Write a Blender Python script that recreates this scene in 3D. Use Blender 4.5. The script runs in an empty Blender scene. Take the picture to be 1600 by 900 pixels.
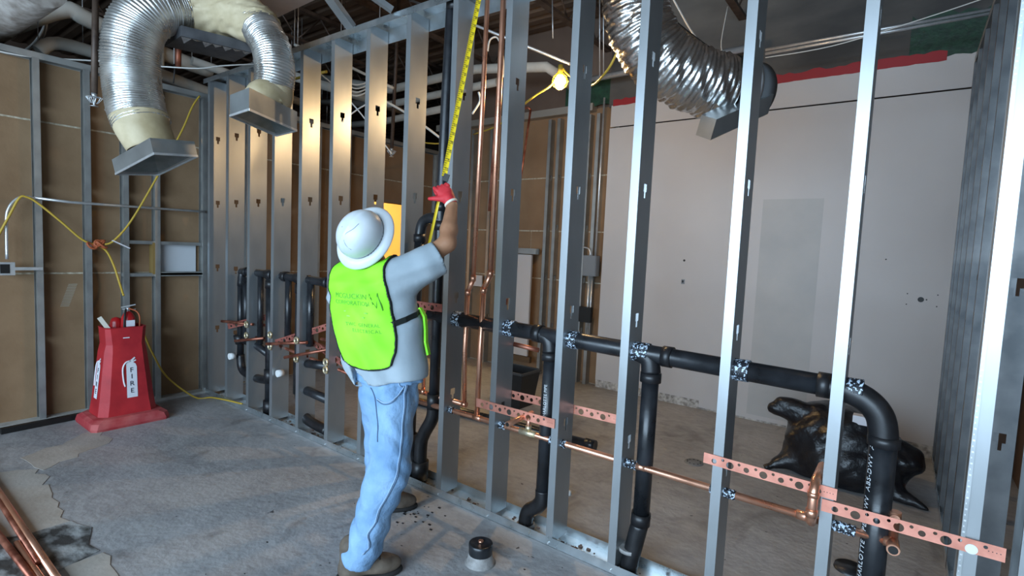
import bpy, math, random
import numpy as np
from mathutils import Vector, Matrix
sc = bpy.context.scene
col = sc.collection
random.seed(4)

# ---------------------------------------------------------------- camera
RT, UP, FW, EYE = [[0.798237, 0.600625, 0.045471], [-0.080797, 0.031961, 0.996218], [-0.5969, 0.798892, -0.074041], [5.078958, -2.337264, 1.583395]]
cam_data = bpy.data.cameras.new('camera'); cam = bpy.data.objects.new('camera', cam_data); col.objects.link(cam)
cam_data.sensor_width = 36.0; cam_data.lens = 820.86*36.0/1600.0; cam_data.clip_start = 0.05
cam.matrix_world = Matrix(((RT[0],UP[0],-FW[0],EYE[0]),(RT[1],UP[1],-FW[1],EYE[1]),(RT[2],UP[2],-FW[2],EYE[2]),(0,0,0,1)))
sc.camera = cam
# ---------------------------------------------------------------- light
world = bpy.data.worlds.new('world'); sc.world = world; world.use_nodes = True
wn = world.node_tree; bg = wn.nodes['Background']
bg.inputs[0].default_value = (0.62, 0.80, 1.0, 1); bg.inputs[1].default_value = 1.6
def area(name, loc, size, sy, energy, color, target):
    d = bpy.data.lights.new(name, 'AREA'); d.shape = 'RECTANGLE'; d.size = size; d.size_y = sy; d.energy = energy; d.color = color
    o = bpy.data.objects.new(name, d); col.objects.link(o); o.location = loc
    o.rotation_euler = (Vector(target)-Vector(loc)).to_track_quat('-Z', 'Y').to_euler(); return o
area('storefront_daylight', (4.2, -6.15, 2.1), 6.5, 2.8, 440, (0.58, 0.79, 1.0), (3.4, 0, 0.6))
def bulb_light(name, loc, energy, color, r=0.04):
    d = bpy.data.lights.new(name, 'POINT'); d.energy = energy; d.color = color; d.shadow_soft_size = r
    o = bpy.data.objects.new(name, d); col.objects.link(o); o.location = loc; return o
sc.view_settings.view_transform = 'Standard'; sc.view_settings.look = 'None'
sc.view_settings.gamma = 1.0; sc.view_settings.use_curve_mapping = False
sc.view_settings.exposure = 0.5

# ---------------------------------------------------------------- materials
def mat(name, c, rough=0.6, metal=0.0, c2=None, scale=8.0, detail=6.0, bump=0.0, bscale=None, rvar=0.0, emit=None, stretch=(1,1,1), lo=0.35, hi=0.65, distort=0.0):
    m = bpy.data.materials.new(name); m.use_nodes = True; nt = m.node_tree; b = nt.nodes['Principled BSDF']
    b.inputs['Base Color'].default_value = (*c, 1); b.inputs['Roughness'].default_value = rough; b.inputs['Metallic'].default_value = metal
    if c2 or bump or rvar:
        tc = nt.nodes.new('ShaderNodeTexCoord'); mp = nt.nodes.new('ShaderNodeMapping'); mp.inputs['Scale'].default_value = stretch
        nt.links.new(tc.outputs['Object'], mp.inputs[0])
        n = nt.nodes.new('ShaderNodeTexNoise'); n.inputs['Scale'].default_value = scale; n.inputs['Detail'].default_value = detail; n.inputs['Distortion'].default_value = distort
        nt.links.new(mp.outputs[0], n.inputs['Vector'])
        if c2:
            r = nt.nodes.new('ShaderNodeValToRGB'); r.color_ramp.elements[0].position = lo; r.color_ramp.elements[1].position = hi
            r.color_ramp.elements[0].color = (*c, 1); r.color_ramp.elements[1].color = (*c2, 1)
            nt.links.new(n.outputs['Fac'], r.inputs[0]); nt.links.new(r.outputs[0], b.inputs['Base Color'])
        if rvar:
            mr = nt.nodes.new('ShaderNodeMapRange'); mr.inputs['To Min'].default_value = max(rough-rvar, 0.05); mr.inputs['To Max'].default_value = rough+rvar
            mr.inputs['From Min'].default_value = 0.3; mr.inputs['From Max'].default_value = 0.7
            nt.links.new(n.outputs['Fac'], mr.inputs['Value']); nt.links.new(mr.outputs[0], b.inputs['Roughness'])
        if bump:
            n2 = nt.nodes.new('ShaderNodeTexNoise'); n2.inputs['Scale'].default_value = bscale or scale*3; n2.inputs['Detail'].default_value = 5
            nt.links.new(mp.outputs[0], n2.inputs['Vector'])
            bp = nt.nodes.new('ShaderNodeBump'); bp.inputs['Strength'].default_value = bump; bp.inputs['Distance'].default_value = 0.01
            nt.links.new(n2.outputs['Fac'], bp.inputs['Height']); nt.links.new(bp.outputs[0], b.inputs['Normal'])
    if emit: b.inputs['Emission Color'].default_value = (*emit[0], 1); b.inputs['Emission Strength'].default_value = emit[1]
    return m
STEEL = mat('galvanised_steel', (0.34,0.36,0.37), 0.36, 0.72, (0.42,0.44,0.45), 5, 3, 0, 60, 0.035, stretch=(1,1,0.35), lo=0.3, hi=0.7)
STEELD = mat('dusty_galvanised_steel', (0.33,0.33,0.32), 0.45, 0.7, (0.42,0.42,0.40), 6, 4, 0, 60, 0.05)
TRACK = mat('galvanised_track', (0.52,0.58,0.60), 0.30, 0.9, (0.72,0.76,0.78), 8, 4, 0, 60, 0.05)
BOXM = mat('sheet_metal_box', (0.34,0.36,0.37), 0.38, 0.85, (0.46,0.48,0.48), 5, 4, 0, 40, 0.06)
COPPER = mat('copper', (0.86,0.43,0.28), 0.33, 0.92, (0.92,0.50,0.34), 9, 6, 0.03, 50, 0.08)
COPPERD = mat('oxidised_copper', (0.26,0.08,0.05), 0.45, 0.8, (0.50,0.20,0.13), 14, 6, 0.05, 50, 0.1)
BRKT = mat('copper_coated_steel', (0.62,0.24,0.17), 0.5, 0.45, (0.78,0.33,0.24), 18, 6, 0.03, 60, 0.06)
BRKTD = mat('copper_coated_steel_dark', (0.30,0.09,0.07), 0.5, 0.4, (0.45,0.15,0.11), 18, 6, 0.03, 60, 0.06)
BRASS = mat('soldered_brass', (0.70,0.55,0.30), 0.4, 0.8, (0.85,0.78,0.60), 40, 5)
ABS = mat('black_abs_plastic', (0.010,0.011,0.013), 0.33, 0, (0.020,0.022,0.026), 12, 6, 0.05, 40, 0.08)
ABSF = mat('black_abs_fitting', (0.008,0.008,0.009), 0.40, 0, (0.016,0.016,0.018), 20, 6, 0.04, 50)
BLK = mat('black_steel', (0.010,0.009,0.008), 0.5, 0.2)
WHITEP = mat('white_plastic', (0.75,0.76,0.75), 0.45)
BOARD = mat('tan_gypsum_sheathing', (0.190,0.112,0.056), 0.9, 0, (0.285,0.182,0.100), 3.2, 10, 0.15, 40, lo=0.25, hi=0.75)
BOARD2 = mat('tan_sheathing_shaded_room', (0.20,0.115,0.060), 0.9, 0, (0.27,0.165,0.090), 3.0, 10, 0.15, 40, lo=0.25, hi=0.75)
SEAM = mat('sheathing_joint', (0.60,0.54,0.42), 0.9, 0, (0.30,0.25,0.17), 30, 4)
DRYW = mat('white_gypsum_board', (0.48,0.45,0.435), 0.85, 0, (0.55,0.52,0.505), 0.9, 6, 0.03, 60, lo=0.3, hi=0.7)
PATCH = mat('joint_compound_patch', (0.41,0.40,0.39), 0.85, 0, (0.47,0.45,0.43), 2.5, 6, 0.03, 60)
RED_S = mat('red_sealant', (0.30,0.012,0.015), 0.6)
GREEN_S = mat('green_membrane', (0.006,0.025,0.012), 0.55, 0, (0.012,0.055,0.025), 20, 6, 0.3, 30)
DECK = mat('rusty_roof_deck', (0.085,0.055,0.038), 0.55, 0.4, (0.22,0.15,0.105), 2.2, 8, 0.1, 30, lo=0.3, hi=0.7, stretch=(0.3,1,1))
JOIST = mat('dark_primer_steel', (0.060,0.038,0.028), 0.55, 0.3, (0.11,0.075,0.055), 12, 5)
INSUL = mat('white_pipe_insulation', (0.52,0.49,0.43), 0.75, 0, (0.62,0.59,0.53), 5, 6, 0.05, 30)
MASTIC = mat('cream_mastic_coating', (0.40,0.31,0.17), 0.6, 0, (0.62,0.51,0.33), 5, 6, 0.25, 16)
HOSE = mat('spiral_aluminium', (0.50,0.49,0.46), 0.30, 0.85, (0.74,0.73,0.70), 7, 6, 0.08, 60, 0.1)
FOIL = mat('crinkled_foil', (0.62,0.61,0.59), 0.22, 0.96, (0.84,0.83,0.81), 7, 6, 0.5, 26, 0.05)
CONDUIT = mat('emt_conduit', (0.62,0.63,0.64), 0.35, 0.7, (0.75,0.76,0.76), 20, 5)
CABLE_W = mat('white_cable', (0.68,0.66,0.62), 0.6)
CABLE_Y = mat('yellow_cable', (0.50,0.33,0.04), 0.55)
CABLE_K = mat('black_cable', (0.012,0.011,0.011), 0.6)
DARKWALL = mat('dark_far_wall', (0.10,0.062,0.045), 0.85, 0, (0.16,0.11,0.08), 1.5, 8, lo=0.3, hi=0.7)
DARKBAND = mat('mottled_dark_upper_wall', (0.04,0.036,0.033), 0.7, 0, (0.15,0.13,0.11), 1.3, 8, lo=0.4, hi=0.75, stretch=(0.6,1,1.6))  # dark grey-brown wall colour with lighter mottling
CREAM = mat('cream_painted_room', (0.90,0.72,0.40), 0.8)
REDP = mat('red_cone_plastic', (0.34,0.010,0.016), 0.55, 0, (0.48,0.020,0.026), 6, 6, 0.1, 30)
REDB = mat('dusty_red_base', (0.36,0.030,0.036), 0.75, 0, (0.52,0.13,0.12), 7, 8, 0.15, 30, lo=0.4, hi=0.75)
REDX = mat('extinguisher_red', (0.42,0.012,0.015), 0.3)
LABELW = mat('white_sticker', (0.72,0.72,0.76), 0.6)
INK = mat('dark_ink', (0.012,0.012,0.03), 0.6)
INKW = mat('white_pipe_print', (0.62,0.64,0.66), 0.6)
INKG = mat('faded_green_print', (0.10,0.36,0.035), 0.8)
BAG = mat('black_trash_bag', (0.006,0.006,0.008), 0.34, 0, (0.012,0.012,0.014), 6, 6, 1.0, 16, 0.06, distort=1.0)
HAT = mat('white_hard_hat_shell', (0.58,0.63,0.66), 0.38, 0, (0.66,0.70,0.73), 9, 6)
HATM = mat('scuff_mark', (0.25,0.30,0.34), 0.6)
VEST = mat('neon_yellow_green_mesh', (0.24,0.82,0.020), 0.75, 0, (0.32,0.92,0.035), 5, 6, 0.12, 9)
TRIM = mat('black_vest_trim', (0.008,0.012,0.010), 0.7)
SHIRT = mat('grey_blue_cotton', (0.30,0.36,0.40), 0.85, 0, (0.37,0.43,0.47), 5, 6, 0.3, 14)
JEANS = mat('light_blue_denim', (0.13,0.26,0.45), 0.85, 0, (0.28,0.45,0.66), 7, 10, 1.0, 22, lo=0.3, hi=0.7)
SEAMD = mat('dark_denim_seam', (0.09,0.15,0.24), 0.85)
SEAML = mat('pale_denim_seam', (0.34,0.48,0.64), 0.85)
SKIN = mat('tanned_skin', (0.30,0.135,0.070), 0.5, 0, (0.40,0.20,0.11), 9, 6, 0.15, 40)
HAIR = mat('dark_hair', (0.02,0.015,0.012), 0.7)
GLOVE = mat('red_work_glove', (0.55,0.020,0.030), 0.65, 0, (0.68,0.04,0.05), 16, 6, 0.15, 40)
CUFF = mat('cream_glove_cuff', (0.78,0.70,0.58), 0.8)
BOOT = mat('worn_brown_leather', (0.05,0.036,0.026), 0.7, 0, (0.17,0.13,0.095), 10, 8, 0.3, 30)
SOLE = mat('dark_rubber_sole', (0.018,0.016,0.015), 0.8)
TAPE_Y = mat('yellow_tape_blade', (0.80,0.58,0.015), 0.4)
ORANGE = mat('orange_strap', (0.38,0.09,0.03), 0.6)
GREYBOX = mat('grey_enclosure', (0.20,0.21,0.22), 0.5, 0.3)
CONC_P = mat('pipe_grout', (0.20,0.19,0.18), 0.9, 0, (0.36,0.35,0.34), 20, 6, 0.4, 40)
BIN = mat('black_bin_plastic', (0.012,0.012,0.013), 0.45)
EARTH = mat('loose_debris', (0.12,0.09,0.08), 0.9, 0, (0.28,0.22,0.20), 40, 5, 0.4, 60)

def banded(name, ca, cb, scale, axis='Z', rough=0.5, thr=0.5):
    m = bpy.data.materials.new(name); m.use_nodes = True; nt = m.node_tree; b = nt.nodes['Principled BSDF']; b.inputs['Roughness'].default_value = rough
    tc = nt.nodes.new('ShaderNodeTexCoord'); n = nt.nodes.new('ShaderNodeTexNoise'); n.inputs['Scale'].default_value = scale; n.inputs['Detail'].default_value = 3
    nt.links.new(tc.outputs['Object'], n.inputs['Vector'])
    r = nt.nodes.new('ShaderNodeValToRGB'); r.color_ramp.interpolation = 'CONSTANT'; r.color_ramp.elements[0].color = (*ca,1); r.color_ramp.elements[1].color = (*cb,1); r.color_ramp.elements[1].position = thr
    nt.links.new(n.outputs['Fac'], r.inputs[0]); nt.links.new(r.outputs[0], b.inputs['Base Color']); return m
SLEEVE = banded('printed_pipe_sleeve', (0.012,0.014,0.02), (0.55,0.66,0.78), 90, thr=0.54)

def floor_material():
    m = bpy.data.materials.new('worn_concrete'); m.use_nodes = True; nt = m.node_tree; b = nt.nodes['Principled BSDF']; N = nt.nodes.new; L = nt.links.new
    tc = N('ShaderNodeTexCoord')
    def noise(s, d=8, st=(1,1,1), dist=0.0):
        mp = N('ShaderNodeMapping'); mp.inputs['Scale'].default_value = st; L(tc.outputs['Object'], mp.inputs[0])
        n = N('ShaderNodeTexNoise'); n.inputs['Scale'].default_value = s; n.inputs['Detail'].default_value = d; n.inputs['Distortion'].default_value = dist; L(mp.outputs[0], n.inputs['Vector']); return n.outputs['Fac']
    def ramp(f, a, c, p0, p1):
        r = N('ShaderNodeValToRGB'); r.color_ramp.elements[0].position = p0; r.color_ramp.elements[1].position = p1
        r.color_ramp.elements[0].color = (*a,1); r.color_ramp.elements[1].color = (*c,1); L(f, r.inputs[0]); return r.outputs[0]
    def mix(f, a, c, mode='MIX'):
        x = N('ShaderNodeMix'); x.data_type = 'RGBA'; x.blend_type = mode
        if isinstance(f, float): x.inputs[0].default_value = f
        else: L(f, x.inputs[0])
        for s, v in ((6, a), (7, c)):
            if isinstance(v, tuple): x.inputs[s].default_value = (*v,1)
            else: L(v, x.inputs[s])
        return x.outputs[2]
    base = ramp(noise(1.1, 10, (1,1,1), 0.4), (0.26,0.255,0.255), (0.40,0.39,0.39), 0.3, 0.7)
    fine = ramp(noise(22, 12, (0.6,1,1), 0.6), (0.78,0.78,0.78), (1.12,1.12,1.12), 0.32, 0.68)
    c = mix(0.75, base, fine, 'MULTIPLY')
    dusty = ramp(noise(2.3, 9, (1,1.6,1), 1.0), (0,0,0), (1,1,1), 0.5, 0.62)
    c = mix(0.35, c, mix(dusty, c, (0.46,0.45,0.44)))
    # spoiled dirty blotches
    sp = ramp(noise(1.7, 12, (1.4,0.8,1), 1.5), (0,0,0), (0.55,0.55,0.55), 0.60, 0.72)
    c = mix(sp, c, (0.115,0.105,0.10))
    pits = ramp(noise(19, 2, (1,1,1), 0.5), (0,0,0), (0.9,0.9,0.9), 0.735, 0.76)
    c = mix(pits, c, (0.035,0.032,0.032))
    L(c, b.inputs['Base Color']); b.inputs['Roughness'].default_value = 0.55
    rr = N('ShaderNodeMapRange'); rr.inputs['To Min'].default_value = 0.38; rr.inputs['To Max'].default_value = 0.7; L(noise(3, 8), rr.inputs['Value']); L(rr.outputs[0], b.inputs['Roughness'])
    bp = N('ShaderNodeBump'); bp.inputs['Strength'].default_value = 0.4; bp.inputs['Distance'].default_value = 0.01; L(noise(34, 10), bp.inputs['Height']); L(bp.outputs[0], b.inputs['Normal'])
    return m
FLOOR = floor_material()
PATCH_C = mat('pale_tan_concrete', (0.36,0.31,0.26), 0.7, 0, (0.45,0.40,0.35), 4, 9, 0.2, 40)
PATCH_D = mat('broken_dirty_concrete', (0.045,0.040,0.036), 0.8, 0, (0.36,0.36,0.35), 9, 10, 0.5, 30, lo=0.42, hi=0.6, stretch=(0.7,1.2,1))
SKIRT = mat('chipped_plaster', (0.22,0.20,0.18), 0.9, 0, (0.55,0.52,0.48), 26, 8, 0.5, 60)

# ---------------------------------------------------------------- mesh helpers
class MB:
    def __init__(s): s.v = []; s.f = []; s.sm = []
    def add(s, v, f, smooth=False):
        o = len(s.v); s.v += [tuple(map(float, p)) for p in v]; s.f += [tuple(i+o for i in q) for q in f]; s.sm += [smooth]*len(f); return s
    def box(s, lo, hi):
        x0,y0,z0 = lo; x1,y1,z1 = hi
        return s.add([(x0,y0,z0),(x1,y0,z0),(x1,y1,z0),(x0,y1,z0),(x0,y0,z1),(x1,y0,z1),(x1,y1,z1),(x0,y1,z1)],
                     [(0,3,2,1),(4,5,6,7),(0,1,5,4),(1,2,6,5),(2,3,7,6),(3,0,4,7)])
    def hexa(s, b, t):   # four bottom and four top corners
        return s.add(list(b)+list(t), [(0,3,2,1),(4,5,6,7),(0,1,5,4),(1,2,6,5),(2,3,7,6),(3,0,4,7)])
    def bar(s, a, b, w, h, up=(0,0,1)):   # rectangular bar between two points
        a, b = Vector(a), Vector(b); d = (b-a).normalized(); x = d.cross(Vector(up)).normalized(); y = x.cross(d)
        q = [x*sx*w/2+y*sy*h/2 for sx,sy in ((-1,-1),(1,-1),(1,1),(-1,1))]
        return s.hexa([a+k for k in q], [b+k for k in q])
    def tube(s, pts, r, seg=12, caps=True, smooth=True, sub=0):
        P = [Vector(p) for p in pts]
        rr = [r]*len(P) if not hasattr(r, '__len__') else list(r)
        if sub: P, rr = spline(P, rr, sub)
        o = len(s.v); n = len(P); T0 = (P[1]-P[0]).normalized()
        ref = Vector((0,0,1)) if abs(T0.z) < 0.9 else Vector((1,0,0)); x = T0.cross(ref).normalized()
        vs = []
        for i in range(n):
            T = (P[min(i+1,n-1)]-P[max(i-1,0)]).normalized(); x = (x-T*x.dot(T)).normalized(); y = T.cross(x)
            for k in range(seg):
                a = 2*math.pi*k/seg; vs.append(P[i]+(x*math.cos(a)+y*math.sin(a))*rr[i])
        f = [(i*seg+k, i*seg+(k+1)%seg, (i+1)*seg+(k+1)%seg, (i+1)*seg+k) for i in range(n-1) for k in range(seg)]
        s.add(vs, f, smooth)
        if caps:
            s.f += [tuple(o+k for k in reversed(range(seg))), tuple(o+(n-1)*seg+k for k in range(seg))]; s.sm += [False, False]
        return s
    def lathe(s, prof, seg=24, M=None, smooth=True):   # profile (r, z) about Z
        vs = []; n = len(prof)
        for r, z in prof:
            for k in range(seg):
                a = 2*math.pi*k/seg; p = Vector((r*math.cos(a), r*math.sin(a), z)); vs.append(M @ p if M else p)
        return s.add(vs, [(i*seg+k, i*seg+(k+1)%seg, (i+1)*seg+(k+1)%seg, (i+1)*seg+k) for i in range(n-1) for k in range(seg)], smooth)
    def build(s, name, m, parent=None, loc=None):
        return mesh_obj(name, s.v, s.f, m, parent, s.sm, loc)
def spline(P, rr, sub):
    Q = []; R2 = []; n = len(P)
    for i in range(n-1):
        p0,p1,p2,p3 = P[max(i-1,0)],P[i],P[i+1],P[min(i+2,n-1)]
        for k in range(sub):
            t = k/sub; t2 = t*t; t3 = t2*t
            Q.append(0.5*((2*p1)+(p2-p0)*t+(2*p0-5*p1+4*p2-p3)*t2+(3*p1-p0-3*p2+p3)*t3)); R2.append(rr[i]*(1-t)+rr[i+1]*t)
    Q.append(P[-1]); R2.append(rr[-1]); return Q, R2
def mesh_obj(name, v, f, m, parent=None, smooth=None, loc=None):
    me = bpy.data.meshes.new(name); me.from_pydata([tuple(map(float, p)) for p in v], [], [tuple(map(int, q)) for q in f])
    if m: me.materials.append(m)
    if smooth is True: me.polygons.foreach_set('use_smooth', [True]*len(me.polygons))
    elif smooth: me.polygons.foreach_set('use_smooth', list(smooth))
    me.validate(); me.update()
    o = bpy.data.objects.new(name, me); col.objects.link(o)
    if loc: o.location = loc
    if parent: o.parent = parent; o.matrix_parent_inverse = parent.matrix_world.inverted() if parent.type != 'EMPTY' else Matrix.Translation(-Vector(parent.location))
    return o
def tag(o, label, cat, group=None):
    o['label'] = label; o['category'] = cat
    if group: o['group'] = group
    return o
def thing(name, loc, label, cat, group=None):
    o = bpy.data.objects.new(name, None); o.empty_display_size = 0.05; col.objects.link(o); o.location = loc; return tag(o, label, cat, group)
def struct(o): o['kind'] = 'structure'; return o
def stuff(o): o['kind'] = 'stuff'; return o
def text_mesh(name, txt, size, m, parent, M, extrude=0.0006, spacing=1.0, warp=None):
    c = bpy.data.curves.new(name, 'FONT'); c.body = txt; c.size = size; c.align_x = 'CENTER'; c.align_y = 'CENTER'; c.extrude = extrude; c.space_character = spacing; c.resolution_u = 3
    t = bpy.data.objects.new('text_tmp', c); col.objects.link(t); dg = bpy.context.evaluated_depsgraph_get(); me = bpy.data.meshes.new_from_object(t.evaluated_get(dg))
    bpy.data.objects.remove(t); bpy.data.curves.remove(c); me.materials.clear(); me.materials.append(m); me.name = name
    for v in me.vertices:
        p = v.co.copy(); p = warp(p) if warp else p; v.co = M @ p
    o = bpy.data.objects.new(name, me); col.objects.link(o)
    if parent: o.parent = parent; o.matrix_parent_inverse = Matrix.Translation(-Vector(parent.location))
    return o
def frame(o, x, y, z=None):
    x = Vector(x).normalized(); y = Vector(y); y = (y-x*y.dot(x)).normalized(); z = x.cross(y)
    return Matrix(((x.x,y.x,z.x,o[0]),(x.y,y.y,z.y,o[1]),(x.z,y.z,z.z,o[2]),(0,0,0,1)))
def holed_plate(name, L, H, T, holes, m, parent, M):   # flat bar with round holes, in local x (length) and y (height)
    c = bpy.data.curves.new(name, 'CURVE'); c.dimensions = '2D'; c.fill_mode = 'BOTH'; c.extrude = T/2; c.resolution_u = 1
    def poly(pts):
        s = c.splines.new('POLY'); s.points.add(len(pts)-1); s.use_cyclic_u = True
        for p, q in zip(s.points, pts): p.co = (q[0], q[1], 0, 1)
    poly([(0,-H/2),(L,-H/2),(L,H/2),(0,H/2)])
    for u, w, r in holes: poly([(u+r*math.cos(a*math.pi/8), w-r*math.sin(a*math.pi/8)) for a in range(16)])
    t = bpy.data.objects.new('tmp', c); col.objects.link(t); dg = bpy.context.evaluated_depsgraph_get(); me = bpy.data.meshes.new_from_object(t.evaluated_get(dg))
    bpy.data.objects.remove(t); bpy.data.curves.remove(c); me.materials.clear(); me.materials.append(m); me.name = name; me.transform(M)
    o = bpy.data.objects.new(name, me); col.objects.link(o)
    if parent: o.parent = parent; o.matrix_parent_inverse = Matrix.Translation(-Vector(parent.location))
    return o

# signed distance fields meshed with surface nets: one continuous surface
def smin(a, b, k): h = np.clip(0.5+0.5*(b-a)/k, 0, 1); return b*(1-h)+a*h-k*h*(1-h)
def cone(P, a, b, ra, rb):
    a = np.array(a, float); b = np.array(b, float); ab = b-a
    t = np.clip(((P-a)@ab)/(ab@ab), 0, 1); return np.linalg.norm(P-a-t[...,None]*ab, axis=-1)-(ra+(rb-ra)*t)
def ell(P, c, R, ax=None):
    d = P-np.array(c, float)
    if ax is not None: d = d@np.array(ax, float).T
    R = np.array(R, float); k = np.linalg.norm(d/R, axis=-1); return (k-1)*R.min()
def nets(fn, lo, hi, h):
    lo = np.array(lo, float); n = np.ceil((np.array(hi)-lo)/h).astype(int)+1
    g = np.stack(np.meshgrid(*[lo[i]+h*np.arange(n[i]) for i in range(3)], indexing='ij'), -1)
    v = fn(g).astype(np.float64); del g
    s = v < 0
    c = [(i,j,k) for i in (0,1) for j in (0,1) for k in (0,1)]
    def sl(a, o): return a[o[0]:a.shape[0]-1+o[0], o[1]:a.shape[1]-1+o[1], o[2]:a.shape[2]-1+o[2]]
    cnt = sum(sl(s, o).astype(int) for o in c); act = (cnt > 0) & (cnt < 8)
    idx = -np.ones(act.shape, int); I = np.argwhere(act); idx[act] = np.arange(len(I))
    acc = np.zeros((len(I), 3)); w = np.zeros(len(I))
    for a in c:
        for ax in range(3):
            if a[ax]: continue
            b = list(a); b[ax] = 1; va = v[tuple((I+a).T)]; vb = v[tuple((I+b).T)]; m = (va < 0) != (vb < 0)
            t = np.where(m, va/np.where(m, va-vb, 1), 0); p = np.tile(np.array(a, float), (len(I),1)); p[:,ax] += t; acc[m] += p[m]; w[m] += 1
    V = lo+h*(I+acc/w[:,None]); F = []
    for ax in range(3):
        b, d = [(1,2),(2,0),(0,1)][ax]
        sa = [slice(1,-1)]*3; sa[ax] = slice(0,-1); sb = [slice(1,-1)]*3; sb[ax] = slice(1,None)
        A = s[tuple(sa)]; B = s[tuple(sb)]; E = np.argwhere(A != B); base = E.copy()
        for q in range(3):
            if q != ax: base[:,q] += 1
        e1 = np.zeros(3,int); e1[b] = 1; e2 = np.zeros(3,int); e2[d] = 1
        q = np.stack([idx[tuple((base-e1-e2).T)], idx[tuple((base-e2).T)], idx[tuple(base.T)], idx[tuple((base-e1).T)]], 1)
        fl = ~A[tuple(E.T)]; q[fl] = q[fl][:, ::-1]; F.append(q)
    return V, np.concatenate(F)
def sdf_obj(name, fn, lo, hi, h, m, parent=None):
    V, F = nets(fn, lo, hi, h)
    me = bpy.data.meshes.new(name); me.vertices.add(len(V)); me.vertices.foreach_set('co', V.astype(np.float32).ravel())
    me.loops.add(len(F)*4); me.loops.foreach_set('vertex_index', F.astype(np.int32).ravel()); me.polygons.add(len(F))
    me.polygons.foreach_set('loop_start', np.arange(0, len(F)*4, 4, dtype=np.int32)); me.polygons.foreach_set('use_smooth', np.ones(len(F), bool))
    me.update(calc_edges=True); me.validate(); me.materials.append(m)
    o = bpy.data.objects.new(name, me); col.objects.link(o)
    if parent: o.parent = parent; o.matrix_parent_inverse = Matrix.Translation(-Vector(parent.location))
    return o
def snap(fn, p, off=0.0):
    p = np.array(p, float)
    for _ in range(8):
        e = 0.002; d = float(fn(p[None])[0])-off
        g = np.array([float(fn((p+e*np.eye(3)[i])[None])[0])-d-off for i in range(3)])/e; p = p-0.8*d*g/max(g@g, 0.2)
    return tuple(p)

# ================================================================ SETTING
S = 0.4064                                  # stud spacing
def quad_box(name, lo, hi, m, parent=None): return MB().box(lo, hi).build(name, m, parent)
fl = struct(quad_box('floor', (-6,-7.5,-0.15), (9.5,8,0), FLOOR))
# repaired strips of paler concrete by the left edge, broken and dirty in places (thin toppings on the slab)
def patch(name, pts, z, m, seed, rag=0.03):
    rnd = random.Random(seed); P = []
    for i in range(len(pts)):
        a = Vector(pts[i]); b = Vector(pts[(i+1)%len(pts)]); n = max(2, int((b-a).length/0.07))
        for k in range(n):
            p = a.lerp(b, k/n); P.append((p.x+rnd.uniform(-rag,rag), p.y+rnd.uniform(-rag,rag), z))
    n = len(P); o = mesh_obj(name, P+[(x,y,-0.01) for x,y,_ in P], [tuple(range(n))]+[(i,i+n,(i+1)%n+n,(i+1)%n) for i in range(n)], m, fl); return o
P2 = lambda p: (p[0], p[1])
patch('concrete_patch', [P2(p) for p in ((0.444,-1.815,0.000), (0.616,-1.484,0.000), (1.566,-1.539,0.000), (1.602,-1.678,0.000), (1.406,-1.931,0.000))], 0.003, PATCH_C, 1)
patch('concrete_patch', [P2(p) for p in ((1.444,-1.935,0.000), (1.556,-1.719,0.000), (1.561,-1.516,0.000), (2.004,-1.517,0.000), (2.047,-1.687,-0.000), (2.480,-1.711,0.000), (2.122,-2.017,0.000))], 0.0035, PATCH_D, 2)
patch('concrete_patch', [P2(p) for p in ((2.046,-1.675,0.000), (2.028,-1.510,0.000), (2.644,-1.571,0.000), (2.461,-1.727,0.000))], 0.003, PATCH_C, 3, 0.015)
patch('concrete_patch', [P2(p) for p in ((0.341,-1.496,0.000), (0.042,-1.024,-0.000), (0.403,-1.022,0.000), (0.653,-1.491,0.000))], 0.002, PATCH_C, 4)

# ---- left wall: tan sheathing boards behind a row of steel studs
XB = -0.565                                 # face of the boards
def sheathing(wall, name, axis, pos, u0, u1, rows, m, w, back):
    rnd = random.Random(7)
    for z0, z1, off in rows:
        u = u0+off; cuts = [u0]
        while u < u1:
            if u > u0+0.1: cuts.append(u)
            u += w
        cuts.append(u1)
        for a, b in zip(cuts, cuts[1:]):
            d = rnd.uniform(0, 0.002)
            if axis == 'x': lo, hi = (pos-0.013, a+0.003, z0+0.007), (pos+d, b-0.003, z1-0.007)
            else: lo, hi = (a+0.003, pos-d, z0+0.007), (b-0.003, pos+0.013, z1-0.007)
            MB().box(lo, hi).build(name, m, wall)
wl = struct(MB().box((XB-0.12,-6.2,0), (XB-0.004,2.05,2.93)).box((XB-0.12,2.78,0), (XB-0.004,3.45,2.93)).box((XB-0.12,2.05,2.13), (XB-0.004,2.78,2.93)).build('wall_left', SEAM))
ROWS = [(0.0,1.21,0.3), (1.21,2.43,1.4), (2.43,2.90,0.7)]
sheathing(wl, 'sheathing_board', 'x', XB, -6.2, 0.0, [(z0,z1,1.6) for z0,z1,_ in ROWS], BOARD, 2.9, 1)
sheathing(wl, 'sheathing_board', 'x', XB, 0.0, 2.05, ROWS, BOARD2, 2.44, 1)
sheathing(wl, 'sheathing_board', 'x', XB, 2.78, 3.3, ROWS, BOARD2, 2.44, 1)
sheathing(wl, 'sheathing_board', 'x', XB, 2.05, 2.78, [(2.13,2.43,5), (2.43,2.90,5)], BOARD2, 2.44, 1)
MB().box((-0.565,-1.52,0), (-0.45,0.0,0.022)).build('base_strip', mat('dusty_base_strip', (0.34,0.33,0.30), 0.85, 0, (0.45,0.44,0.41), 12, 6), wl)

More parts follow.
